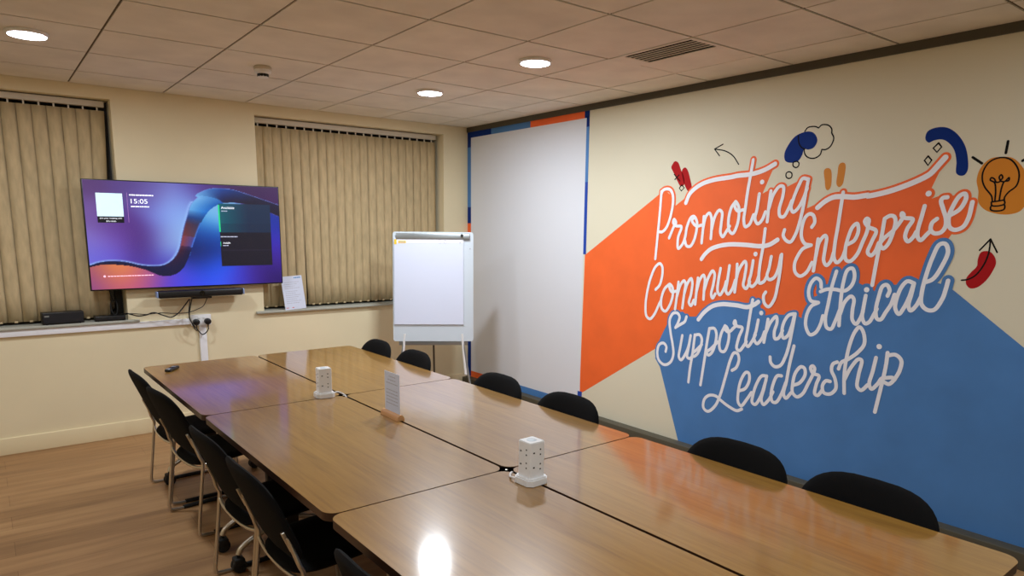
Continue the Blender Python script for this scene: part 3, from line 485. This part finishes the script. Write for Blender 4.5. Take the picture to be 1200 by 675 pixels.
nt.links.new(at.outputs[0],bs.inputs['Emission Color']); bs.inputs['Emission Strength'].default_value=1.0
scn=MB(); scn.v=vs; scn.f=fs; scn.m=[0]*len(fs)
so=scn.build('screen',sm,tv,smooth=False)
ca=so.data.color_attributes.new('picture','FLOAT_COLOR','POINT')
for i,c in enumerate(cols): ca.data[i].color=c
def glow(n,rgb,s=1): return mat(n,rgb,.5,emit=rgb,estr=s)
gw=glow('screen_white',(240,246,255)); gq=glow('screen_pale_blue',(196,224,236),.85); gk=mat('screen_dark_caption',(16,18,30),.4); gg=glow('screen_green',(20,190,120),.8); gl=glow('screen_lilac',(170,120,190),.6); gs=glow('screen_grey_text',(170,176,200),.7); gp=glow('screen_pink_text',(250,190,210),.9)
def sp(x,y): return (-sx+2*sx*x/100, sz0+(sz1-sz0)*y/100)
def srect(mb,x0,y0,x1,y1,d=-.0012):
    a=sp(x0,y0); c=sp(x1,y1); mb.box((a[0],d,a[1]),(c[0],d+.0005,c[1])); return mb
srect(MB(),5.4,67.4,17.6,88.6).build('blank_code_panel',gq,so,smooth=False)
srect(MB(),5.4,61.6,17.6,67.4).build('caption_panel',gk,so,smooth=False)
srect(MB(),19.7,62,19.85,89.5).build('divider_line',gl,so,smooth=False)
def stext(name,s,x,y,h,m,wid=None):
    a=sp(x,y); t=text(name,s,1,m,so,Matrix.Identity(4),extrude=.0)
    bb=[v.co for v in t.data.vertices]; x0=min(v.x for v in bb);x1=max(v.x for v in bb);y0=min(v.y for v in bb);y1=max(v.y for v in bb)
    H=h/100*(sz1-sz0); W=(wid/100*2*sx) if wid else (x1-x0)*H/(y1-y0)
    for v in bb: v.x,v.y,v.z=a[0]+(v.x-x0)*W/(x1-x0),-.0020,a[1]+(v.y-y0)*H/(y1-y0)
stext('time_text','15:05',21.4,79.8,4.2,gw,8.0)
stext('caption_text','Join your meeting with',6.4,64.8,1.6,gw,10.2)
stext('caption_text','this room',9.2,62.4,1.5,gw,4.6)
stext('status_text','Available',67.0,76.6,2.4,gw,7.2)
stext('status_text','Available',67.0,41.6,1.7,gw,4.0)
# lines of print too small to read in the photograph, kept as short word-like dashes
def dashes(mb,x0,x1,y,h,seed):
    rr=random.Random(seed); x=x0
    while x<x1:
        w_=rr.uniform(.7,1.9); srect(mb,x,y,min(x+w_,x1),y+h); x+=w_+.22
b=MB(); dashes(b,20.9,32.4,87.0,1.1,1); dashes(b,21.3,30,76.4,1.0,2); b.build('small_print',gw,so,smooth=False)
b=MB(); dashes(b,7.8,29.6,11.6,.8,3); a=sp(6.3,12.1); b.lathe([(.008,0),(.008,.0006)],16,M=T(a[0],-.0008,a[1])@RX(PI/2)); b.build('small_print',gp,so,smooth=False)
b=MB(); dashes(b,67.1,70.3,74.0,.9,4); dashes(b,65.9,75.3,48.2,1.0,5); dashes(b,66.9,69.9,39.4,.8,6); b.build('small_print',gs,so,smooth=False)
b=MB(); srect(b,65.3,53.6,66.1,80.4); srect(b,65.6,39,65.85,43.8); b.build('status_stripe',gg,so,smooth=False)
b=MB(); b.box((-.32,.035,.14),(.32,.05,.62),bev=.006); b.build('rear_housing',M['black'],tv)
b=MB(); b.box((-.2,.05,.2),(-.16,WY-TY-.001,.6)); b.box((.16,.05,.2),(.2,WY-TY-.001,.6)); b.box((-.3,.055,.36),(.3,WY-TY,.44)); b.build('wall_bracket',M['black'],tv,smooth=False)
# video bar under it
vb=empty('video_bar',(1.357,5.74,1.063)); tag(vb,'long black video bar mounted directly under the television','video bar')
MB().box((-.312,0,0),(.312,.075,.056),bev=.012).build('body',M['black'],vb)
cap=mat('end_cap_painted_shine',(150,176,226),.3,metal=.3)  # pale blue colour paints the shine on the bar ends
for s in (-1,1): MB().box((.312*s-.012*(s<0),.004,.004),(.312*s+.012*(s>0),.068,.052),bev=.005).build('end_cap',cap,vb)
MB().lathe([(.020,0),(.020,.004),(.013,.005),(.006,.003)],24,M=T(.0,.001,.030)@RX(PI/2)).build('lens',M['glass'],vb)
b=MB(); b.box((-.07,.03,-.016),(.075,.075,.0)); b.box((-.03,.075,.0),(.03,WY-5.741,.045)); b.build('mounting_bracket',M['black'],vb,smooth=False)
# ------------------------------------------------------------ socket, trunking, leads
tr=empty('cable_trunking',(.6,WY,.84)); tag(tr,'white plastic cable trunking running under the left sill and down to the floor','cable trunking')
def tp(bx,name):
    b=MB(); 
    for a,c in bx: b.box((a[0]-.6,a[1]-WY,a[2]-.84),(c[0]-.6,c[1]-WY,c[2]-.84),bev=.002)
    b.build(name,M['trunk'],tr)
tp([((LX+.02,WY-.022,.838),(1.286,WY-.0005,.8835))],'horizontal_run'); tp([((1.341,WY-.022,.1225),(1.395,WY-.0005,.825))],'vertical_run')
sk=empty('wall_socket',(1.358,WY,.868)); tag(sk,'white double wall socket below the video bar with two black plugs in it','wall socket')
MB().box((-.074,-.034,-.043),(.074,0,.043),bev=.004).build('back_box',M['white'],sk)
MB().box((-.073,-.041,-.042),(.073,-.034,.042),bev=.002).build('face_plate',M['white'],sk)
for s in (-1,1): MB().box((s*.02-.008,-.046,.012),(s*.02+.008,-.041,.030),bev=.002).build('switch',M['white'],sk)
for i,s in enumerate((-1,1)):
    pg=empty('mains_plug',(1.358+s*.043,WY-.041,.857)); tag(pg,('left' if s<0 else 'right')+' black mains plug in the white double wall socket','plug','mains plugs in the wall socket')
    b=MB(); b.lathe([(.025,0),(.026,.012),(.024,.026),(.018,.030)],24,M=RX(PI/2)); b.build('plug_body',M['black'],pg)
    MB().tube([(0,-.016,-.02),(0,-.016,-.04)],[.006,.004],10).build('cable_grip',M['rubber'],pg)
def lead(pts,r,label,parent=None):
    b=MB(); b.tube(spline(pts,6),r,8); o=b.build('cable',M['rubber'],None); tag(o,label,'cable','black leads under the television'); return o
def y_(pts,y): return [(p[0],y+(0.006*math.sin(i*2)),p[1]) for i,p in enumerate(pts)]
lead([(1.288,5.79,1.045)]+y_([(1.273,.975),(1.265,.893),(1.283,.846),(1.322,.79),(1.354,.755),(1.381,.773),(1.398,.80)],5.80)+[(1.401,5.813,.815)],.0042,'black lead hanging in a loop from the video bar to the right plug')
lead([(1.315,5.813,.815),(1.314,5.80,.793),(1.300,5.79,.80)]+y_([(1.272,.86),(1.258,.93),(1.262,.99)],5.78)+[(1.276,5.785,1.045)],.0034,'short black lead curling from the left plug up to the video bar')
lead([(1.27,5.79,1.045)]+y_([(1.225,.985),(1.181,.934),(1.13,.911),(1.083,.927),(1.013,.954),(.957,.94),(.903,.937),(.86,.95)],5.80)+[(.83,5.86,.955),(.79,5.89,.93)],.0046,'thick black lead sagging from the video bar to the left window sill')
lead([(1.401,5.79,1.045)]+y_([(1.368,.985),(1.324,.961),(1.256,.942),(1.173,.939),(1.06,.949),(.957,.946),(.88,.956)],5.79)+[(.84,5.85,.95),(.80,5.90,.925)],.003,'thin black lead running nearly level along the wall to the left window sill')
b=MB(); pts=[]
for k in range(40):
    a=2*PI*k/13; pts.append((.765+.022*math.sin(a)+.002*math.sin(k),5.90+.01*math.cos(k*.5),1.0+.055*math.cos(a)))
pts=[(.745,5.91,1.20),(.748,5.905,1.1)]+pts
b.tube(spline(pts,3),.004,8); tag(b.build('coiled_cable',M['rubber'],None),'coiled black lead hanging in front of the left window behind the television','cable')
# sill devices
rb=empty('network_box',(.431,5.885,SZ),.05); tag(rb,'black electronic box standing on the left window sill below the blind','electronic box')
MB().box((-.128,-.045,.006),(.128,.045,.088),bev=.005).build('casing',M['black'],rb)
dk=mat('dark_grey_plastic',(34,36,42),.25)
MB().box((-.120,-.0462,.012),(.120,-.044,.080)).build('front_panel',dk,rb,smooth=False)
MB().prism(rrect(-.115,.058,-.085,.068,.003),0,.0006,M=T(0,-.0462,0)@RX(PI/2)).build('badge',M['alu'],rb)
[MB().lathe([(.006,0),(.006,.006)],12,M=T(x,y,0)).build('foot',M['rubber'],rb) for x in (-.1,.1) for y in (-.035,.035)]
sb=empty('slim_media_box',(.728,5.89,SZ)); tag(sb,'slim flat black box on the left window sill under the television','electronic box')
MB().box((-.10,-.05,.003),(.10,.05,.040),bev=.006).build('casing',M['black'],sb)
MB().box((-.09,-.0508,.014),(.09,-.0495,.022)).build('front_strip',dk,sb,smooth=False)
[MB().lathe([(.006,0),(.006,.004)],12,M=T(x,y,0)).build('foot',M['rubber'],sb) for x in (-.08,.08) for y in (-.035,.035)]
nt_=empty('notice_sheet',(2.133,5.835,SZ)); tag(nt_,'white printed A4 notice sheet leaning against the right window blind beside the television','notice')
TM=RX(-.17)@RY(math.radians(-3))
MB().box((-.092,-.0006,.001),(.092,.0006,.29),M=TM).build('paper_sheet',M['paper'],nt_,smooth=False)
def printed(mb,x0,x1,z,h,seed,y=-.0009):
    rr=random.Random(seed); x=x0
    while x<x1:
        w_=rr.uniform(.006,.018); mb.box((x,y,z),(min(x+w_,x1),y+.0003,z+h),M=TM); x+=w_+.003
b=MB(); [printed(b,-.07,.06-.02*(i%3),.235-.017*i-(.01 if i>3 else 0),.0035,i) for i in range(11)]; b.build('print',M['greytxt'],nt_,smooth=False)
b=MB(); printed(b,.02,.08,.268,.010,3); b.build('blue_heading',M['bluetxt'],nt_,smooth=False)
b=MB(); printed(b,-.08,-.06,.014,.007,4); printed(b,-.03,-.012,.014,.007,5); b.build('red_footer',M['redtxt'],nt_,smooth=False)

# ------------------------------------------------------------ flip chart easel
fa=-.6
fc=empty('flip_chart_easel',(3.074,5.107,0),fa); tag(fc,'white flip chart easel with blank pad standing in the far corner','flip chart')
# local x to the right along the board, local -y faces the camera; board leans back
tilt=math.atan(.1/.94)
BM_=T(0,0,.636)@RX(-tilt)
bl=.947
b=MB(); b.prism(rrect(-.347,0,.347,bl,.02),-.0,.016,M=BM_@T(0,-.0,0)@RX(PI/2)@T(0,0,-.016)); b.build('whiteboard',M['board'],fc)
MB().box((-.318,-.022,.884),(.318,0,.934),M=BM_,bev=.006).build('clamp_bar',M['alu'],fc)
MB().lathe([(.010,0),(.012,.008),(.012,.018),(.004,.02)],20,M=BM_@T(.25,-.022,.915)@RX(PI/2)).build('clamp_knob',M['black'],fc)
MB().box((-.336,-.012,.146),(.262,-.0005,.892),M=BM_,bev=.001).build('paper_pad',M['paper'],fc,smooth=False)
MB().box((-.336,-.0128,.852),(.262,-.012,.881),M=BM_).build('pad_header_strip',M['letter'],fc,smooth=False)
b=MB(); b.box((-.333,-.0134,.838),(-.313,-.0125,.881),M=BM_); b.box((-.298,-.0134,.848),(-.233,-.0125,.869),M=BM_); b.build('yellow_label',M['yellow'],fc,smooth=False)
b=MB(); [b.box((-.228+.016*k,-.0132,.860),(-.228+.016*k+.012,-.0126,.864),M=BM_) for k in range(6)]; b.box((-.292,-.0138,.854),(-.24,-.0133,.861),M=BM_); b.build('printed_line',M['greytxt'],fc,smooth=False)
b=MB()
for cx in (.058,.105): b.tube([(cx+.014*math.cos(2*PI*k/20),-.013,.863+.014*math.sin(2*PI*k/20)) for k in range(20)],.0012,6,closed=True,M=BM_)
b.lathe([(.005,0),(.005,.002)],12,M=BM_@T(.233,-.0125,.855)@RX(PI/2)); b.build('printed_symbols',M['greytxt'],fc)
MB().lathe([(.006,0),(.006,.003)],12,M=BM_@T(.32,-.001,.805)@RX(PI/2)).build('board_screw',M['greytxt'],fc)
for s in (-1,1):
    g=MB().tube([(s*.25,.012,.70),(s*.262,.006,.56),(s*.283,-.012,.34)],.0125,12).build('leg_sleeve',M['white'],fc)
    MB().tube([(s*.255,.014,1.45),(s*.25,.012,.70),(s*.344,-.04,.012)] if 0 else [(s*.25,.013,.69),(s*.356,-.05,.014)],.0085,12).build('leg',M['alu'],fc)
    MB().lathe([(.015,0),(.015,.018),(.010,.03)],16,M=T(s*.356,-.05,0)).build('rubber_foot',M['rubber'],fc)
MB().tube([(0,.11,1.48),(0,.16,1.0),(0,.36,.014)] if 0 else [(-.012,.085,1.35),(-.012,.34,.014)],.009,12).build('rear_leg',M['darktrim'],fc)
MB().lathe([(.014,0),(.014,.018),(.010,.03)],16,M=T(-.012,.34,0)).build('rear_foot',M['rubber'],fc)
MB().box((-.30,.004,.60),(.30,.024,.64),bev=.003).build('cross_rail',M['alu'],fc)

# ------------------------------------------------------------ tables
TH=math.radians(.7); OX,OY=1.462,1.92; TW,TL=.70,1.40
def tw(a,b_): return (OX+a*math.cos(TH)-b_*math.sin(TH), OY+a*math.sin(TH)+b_*math.cos(TH))
def make_table():
    r=empty('meeting_table')
    g=.0065; h_=.0034
    o=rrect(-TW/2+g,-TL/2+h_,TW/2-g,TL/2-h_,.045,8)
    b=MB(); b.mi=0; b.prism(o,-.0006,0); b.mi=1; b.prism(o,-.028,-.0006)
    t=b.build('tabletop',[M['tabletop'],M['edge']],r,smooth=False)
    for s in (-1,1): MB().box((s*.24-.012,-.57,-.068),(s*.24+.012,.57,-.028)).build('under_rail',M['frame'],r,smooth=False)
    for s in (-1,1):
        y=s*.57
        lf=MB(); lf.box((-.03,y-.02,.14-TZ),(.03,y+.02,-.03),bev=.006); lf.box((-.28,y-.02,-.06),(.28,y+.02,-.028),bev=.004)
        leg=lf.build('leg_frame',M['frame'],r)
        ft=MB(); ft.tube(spline([(-.262,y,.085-TZ),(-.245,y,.115-TZ),(-.10,y,.185-TZ),(0,y,.205-TZ),(.10,y,.185-TZ),(.245,y,.115-TZ),(.262,y,.085-TZ)],5),.013,12)
        ft.build('foot_bar',M['chrome'],leg)
        for q in (-1,1):
            c=MB()
            for e in (-1,1): c.lathe([(.010,-.011),(.030,-.011),(.033,-.006),(.033,.006),(.030,.011),(.010,.011)],20,M=T(q*.262,y+e*.014,.033-TZ)@RX(PI/2))
            c.box((q*.262-.024,y-.030,.030-TZ),(q*.262+.024,y+.030,.072-TZ),bev=.008); c.tube([(q*.262,y,.06-TZ),(q*.262,y,.095-TZ)],.007,10)
            c.build('castor',M['rubber'],leg)
    return r
t0=make_table()
tl=[(-.5,.5+1,'oak-topped meeting table in the far left corner of the table group'),(.5,1.5,'oak-topped meeting table at the far end, nearest the flip chart'),
    (-.5,.5,'oak-topped middle meeting table on the left side, just in front of the far socket tower'),(.5,.5,'oak-topped middle meeting table on the right side, carrying the white sign holder'),
    (-.5,-.5,'oak-topped nearest meeting table on the left, with the bright lamp reflection'),(.5,-.5,'oak-topped nearest meeting table on the right, by the blue part of the mural')]
for i,(a,c,l) in enumerate(tl):
    t=t0 if i==0 else copy_tree(t0); p=tw(a*TW,c*TL); t.location=(p[0],p[1],TZ); t.rotation_euler=(0,0,TH+(PI if i in (1,2,5) else 0)); tag(t,l,'table','oak meeting tables pushed together')
for c,l in ((0,'black corner connector between the four nearer meeting tables'),(1,'black corner connector between the four farther meeting tables')):
    p=tw(0,c*TL); k=empty('table_connector',(p[0],p[1],TZ)); tag(k,l,'table connector')
    b=MB();  b.box((-.026,-.026,-.03),(.026,.026,-.003),M=RZ(PI/4+TH)); b.build('connector_block',M['void'],k,smooth=False)
    MB().lathe([(.005,-.004),(.005,-.002),(.002,-.001)],12).build('screw_head',M['chrome'],k)

# ------------------------------------------------------------ chairs
def disc(a,b_,fx,e=2.6,nr=8,na=40,th=.03,ex=8,eb=None):
    """pillow pad: outline superellipse, fx(u,v)->3D centre point and normal"""
    vs=[];fs=[]
    for side in (1,-1):
        for i in range(nr+1):
            rr_=i/nr; rr_=1-(1-rr_)**1.7
            for j in range(na):
                t=2*PI*j/na; c,s=math.cos(t),math.sin(t)
                e_=e if s>0 else (eb or e); u_=a*rr_*math.copysign(abs(c)**(2/e_),c); v_=b_*rr_*math.copysign(abs(s)**(2/e_),s)
                p,n=fx(u_,v_); k=th/2*max(0,1-rr_**ex)**.5
                vs.append(Vector(p)+Vector(n)*k*side)
    m=(nr+1)*na
    for sidx,o in enumerate((0,m)):
        for i in range(nr):
            for j in range(na):
                q=(o+i*na+j,o+i*na+(j+1)%na,o+(i+1)*na+(j+1)%na,o+(i+1)*na+j); fs.append(q)
    return vs,fs
CW=.226
def make_chair():
    """faces +x, rear feet at x=0"""
    r=empty('stacking_chair')
    ln=math.radians(21); zc=.630; hl=.203
    def fb(u_,v_):
        x=.045-(zc+v_*math.cos(ln)-.46)*math.tan(ln)+.022*(u_/.22)**2-.008
        z=zc+v_*math.cos(ln)
        return (x,u_,z),(math.cos(ln),-.35*u_/.22,math.sin(ln))
    vs,fs=disc(.229,hl,fb,e=3.2,th=.034,eb=4.6)
    bk=MB().add(vs,fs).build('backrest',M['fabric'],r,ang=60)
    def fsn(u_,v_):
        return (.235+v_,u_,.420-.016*(1-(u_/.22)**2)+.016*(v_/.21)-.02*max(0,(v_-.12)/.1)**2),(0,0,1)
    vs,fs=disc(.215,.215,fsn,e=3.4,th=.045,ex=6)
    MB().add(vs,fs).build('seat',M['fabric'],r,ang=60)
    for s in (-1,1):
        y=s*CW
        pts=spline([(.002,s*.200,.565),(.019,s*.213,.505),(.032,y,.455),(.044,y,.425),(.042,y,.39),(.004,y,.05)],4)
        pts=pts+spline([(.004,y,.05),(.008,y,.018),(.03,y,.0095),(.30,y,.0095),(.375,y,.0095),(.40,y,.03),(.398,y,.06)],4)[1:]
        pts=pts+[Vector((.38,y,.36))]+spline([(.378,y,.38),(.372,y-s*.01,.398),(.36,y-s*.03,.402)],4)[0:]
        MB().tube(pts,.0088,10).build('side_frame',M['chrome'],r)
        # flattened bracket carrying the backrest
        b=MB(); mm=T(.001,s*.199,.55)@RY(-ln); b.box((-.007,-.006,-.045),(.009,.006,.045),M=mm,bev=.003); b.build('back_bracket',M['chrome'],r)
        MB().tube([(.08,y,.0105),(.30,y,.0105)],.0125,10).build('floor_glide',M['rubber'],r)
    b=MB(); b.tube(spline([(.044,-CW,.393),(.036,-.15,.378),(.032,0,.370),(.036,.15,.378),(.044,CW,.393)],6),.0085,10); b.build('rear_crossbar',M['chrome'],r)
    b=MB(); b.tube(spline([(.36,-.20,.402),(.362,-.1,.395),(.362,.1,.395),(.36,.20,.402)],4),.0085,10); b.build('front_crossbar',M['chrome'],r)
    return r
ch0=make_chair(); first=[ch0]
def chair(x,y,rz,label,grp):
    c=ch0 if first else copy_tree(ch0)
    if first: first.pop()
    c.location=(x,y,0); c.rotation_euler=(0,0,rz); c.scale=(1,1,1.01); tag(c,label,'chair',grp)
GL='black stacking chairs along the left side of the table'; GR='black stacking chairs along the right side of the table'
LC=[(.735,4.435,.05,'black chair farthest from the camera on the left side of the table'),(.745,3.894,.12,'second farthest black chair on the left side of the table'),
    (.745,2.98,.06,'third black chair from the far end on the left side of the table'),(.755,2.47,.03,'fourth black chair from the far end on the left side of the table'),
    (.775,1.51,.02,'nearest black chair on the left side, only its back top showing at the bottom edge')]
for x,y,a,l in LC:
    chair(x,y,a,l,GL)
for o in [ch0]+[o for o in COL.objects if o.name.startswith('stacking_chair.')]: o.scale=(1,1,.95)
RC=[(2.10,4.36,'black chair at the far end of the right side, left of the flip chart leg'),(2.105,3.84,'black chair just under the flip chart, second on the right side'),
    (2.115,2.94,'black chair in front of the orange and light blue strip under the blank projection panel'),(2.12,2.375,'black chair in front of the bottom right corner of the blank projection panel'),
    (2.13,1.445,'black chair in front of the blue mural area, the farther of two'),(2.138,.96,'black chair nearest the camera on the right, in front of the blue mural')]
for x,y,l in RC: chair(x,y,PI,l,GR)

# ------------------------------------------------------------ things on the table
def tower(loc,rz,label,cable,clabel):
    r=empty('socket_tower',(loc[0],loc[1],TZ),rz); tag(r,label,'extension tower','white socket towers on the tables')
    b=MB(); 
    c=.045
    def oc(h,k): return [(h,-h+k),(h,h-k),(h-k,h),(-h+k,h),(-h,h-k),(-h,-h+k),(-h+k,-h),(h-k,-h)]
    b.prism(oc(.047,.016),.002,.022); b.prism(oc(.043,.014),.022,.027); b.build('base',M['white'],r,smooth=False)
    b=MB(); b.prism(rrect(-.033,-.033,.033,.033,.006,4),.027,.150); b.prism(rrect(-.031,-.031,.031,.031,.006,4),.150,.153); b.build('column',M['white'],r)
    for q in range(4):
        m=RZ(q*PI/2)@T(0,-.0332,0)@RX(PI/2); b=MB()
        for zz in ((.06,.112) if q!=3 else (.065,.112)):
            b.box((-.0035,zz+.012,0),(.0035,zz+.019,.0008),M=m) if 0 else None
            b.prism(rrect(-.021,zz+.0025,-.0135,zz+.0075,.001,2),0,.0006,M=m)
            b.prism(rrect(.009,zz+.0115,.0145,zz+.0165,.001,2),0,.0006,M=m); b.prism(rrect(.009,zz-.0065,.0145,zz-.0015,.001,2),0,.0006,M=m)
        if q==1:
            for k in range(4): b.prism(rrect(-.022+.011*k,.032,-.019+.011*k,.042,.0008,2),0,.0006,M=m)
        b.build('socket_holes',M['frame'],r,smooth=False)
    b=MB(); b.lathe([(.018,.153),(.016,.1545),(.004,.155)],20); b.build('power_button',M['board'],r)
    cb=MB(); cb.tube(spline(cable,6),.0038,8); tag(cb.build('cable',M['white'],None),clabel,'cable')
p=tw(-.012,-.185)
tower((1.452,1.765),TH+.02,'nearer white socket tower on the seam between the near tables',[(1.414,1.797,TZ+.012),(1.409,1.815,TZ+.012),(1.418,1.84,TZ+.006),(1.442,1.868,TZ+.0045),(1.4632,1.886,TZ-.004),(1.4632,1.888,TZ-.026)],'short white lead from the nearer socket tower into the table gap')
tower((1.352,3.345),TH-.12,'farther white socket tower near the seam, in front of the far left table',[(1.398,3.34,TZ+.012),(1.42,3.335,TZ+.018),(1.436,3.31,TZ+.012),(1.443,3.285,TZ+.002),(1.4445,3.27,TZ-.015),(1.4445,3.265,TZ-.026)],'short white lead from the farther socket tower into the table gap')
sg=empty('sign_holder',(1.4535,2.79,TZ)); tag(sg,'white printed card standing in a half-round wooden block on the middle table seam','sign holder')
hp=[(.019*math.cos(PI*k/14),.0265*math.sin(PI*k/14)) for k in range(15)]
b=MB(); b.prism(hp,-.083,.083,M=RX(PI/2)@T(0,.0005,0)); b.build('wooden_block',M['woodbar'],sg)
MB().box((-.0012,-.073,.020),(.0012,.068,.212),M=RY(.0)).build('card',M['paper'],sg,smooth=False)
b=MB(); rr=random.Random(4)
for i in range(9):
    if i in (3,): continue
    y=-.058+(.02 if i<2 else 0)
    while y<.052-(.03 if i<2 else 0):
        w_=rr.uniform(.008,.02); b.box((-.0016,y,.19-.016*i),(-.0012,min(y+w_,.054),.1935-.016*i)); y+=w_+.003
b.build('print',M['greytxt'],sg,smooth=False)
rm=empty('presentation_remote',(.862,4.50,TZ),.95); tag(rm,'small black and silver remote lying on the far left table','remote control')
MB().box((-.062,-.019,.001),(.062,.019,.019),bev=.007).build('casing',M['black'],rm)
b=MB(); b.box((-.058,-.012,.018),(-.030,.012,.0205),bev=.001); b.box((.012,-.012,.018),(.030,.012,.0205),bev=.001); b.build('silver_inlay',M['alu'],rm)
[MB().lathe([(.004,.0188),(.004,.0205),(.002,.021)],12,M=T(x,y,0)).build('button',M['rubber'],rm) for x in (-.018,-.004) for y in (-.007,.007)]
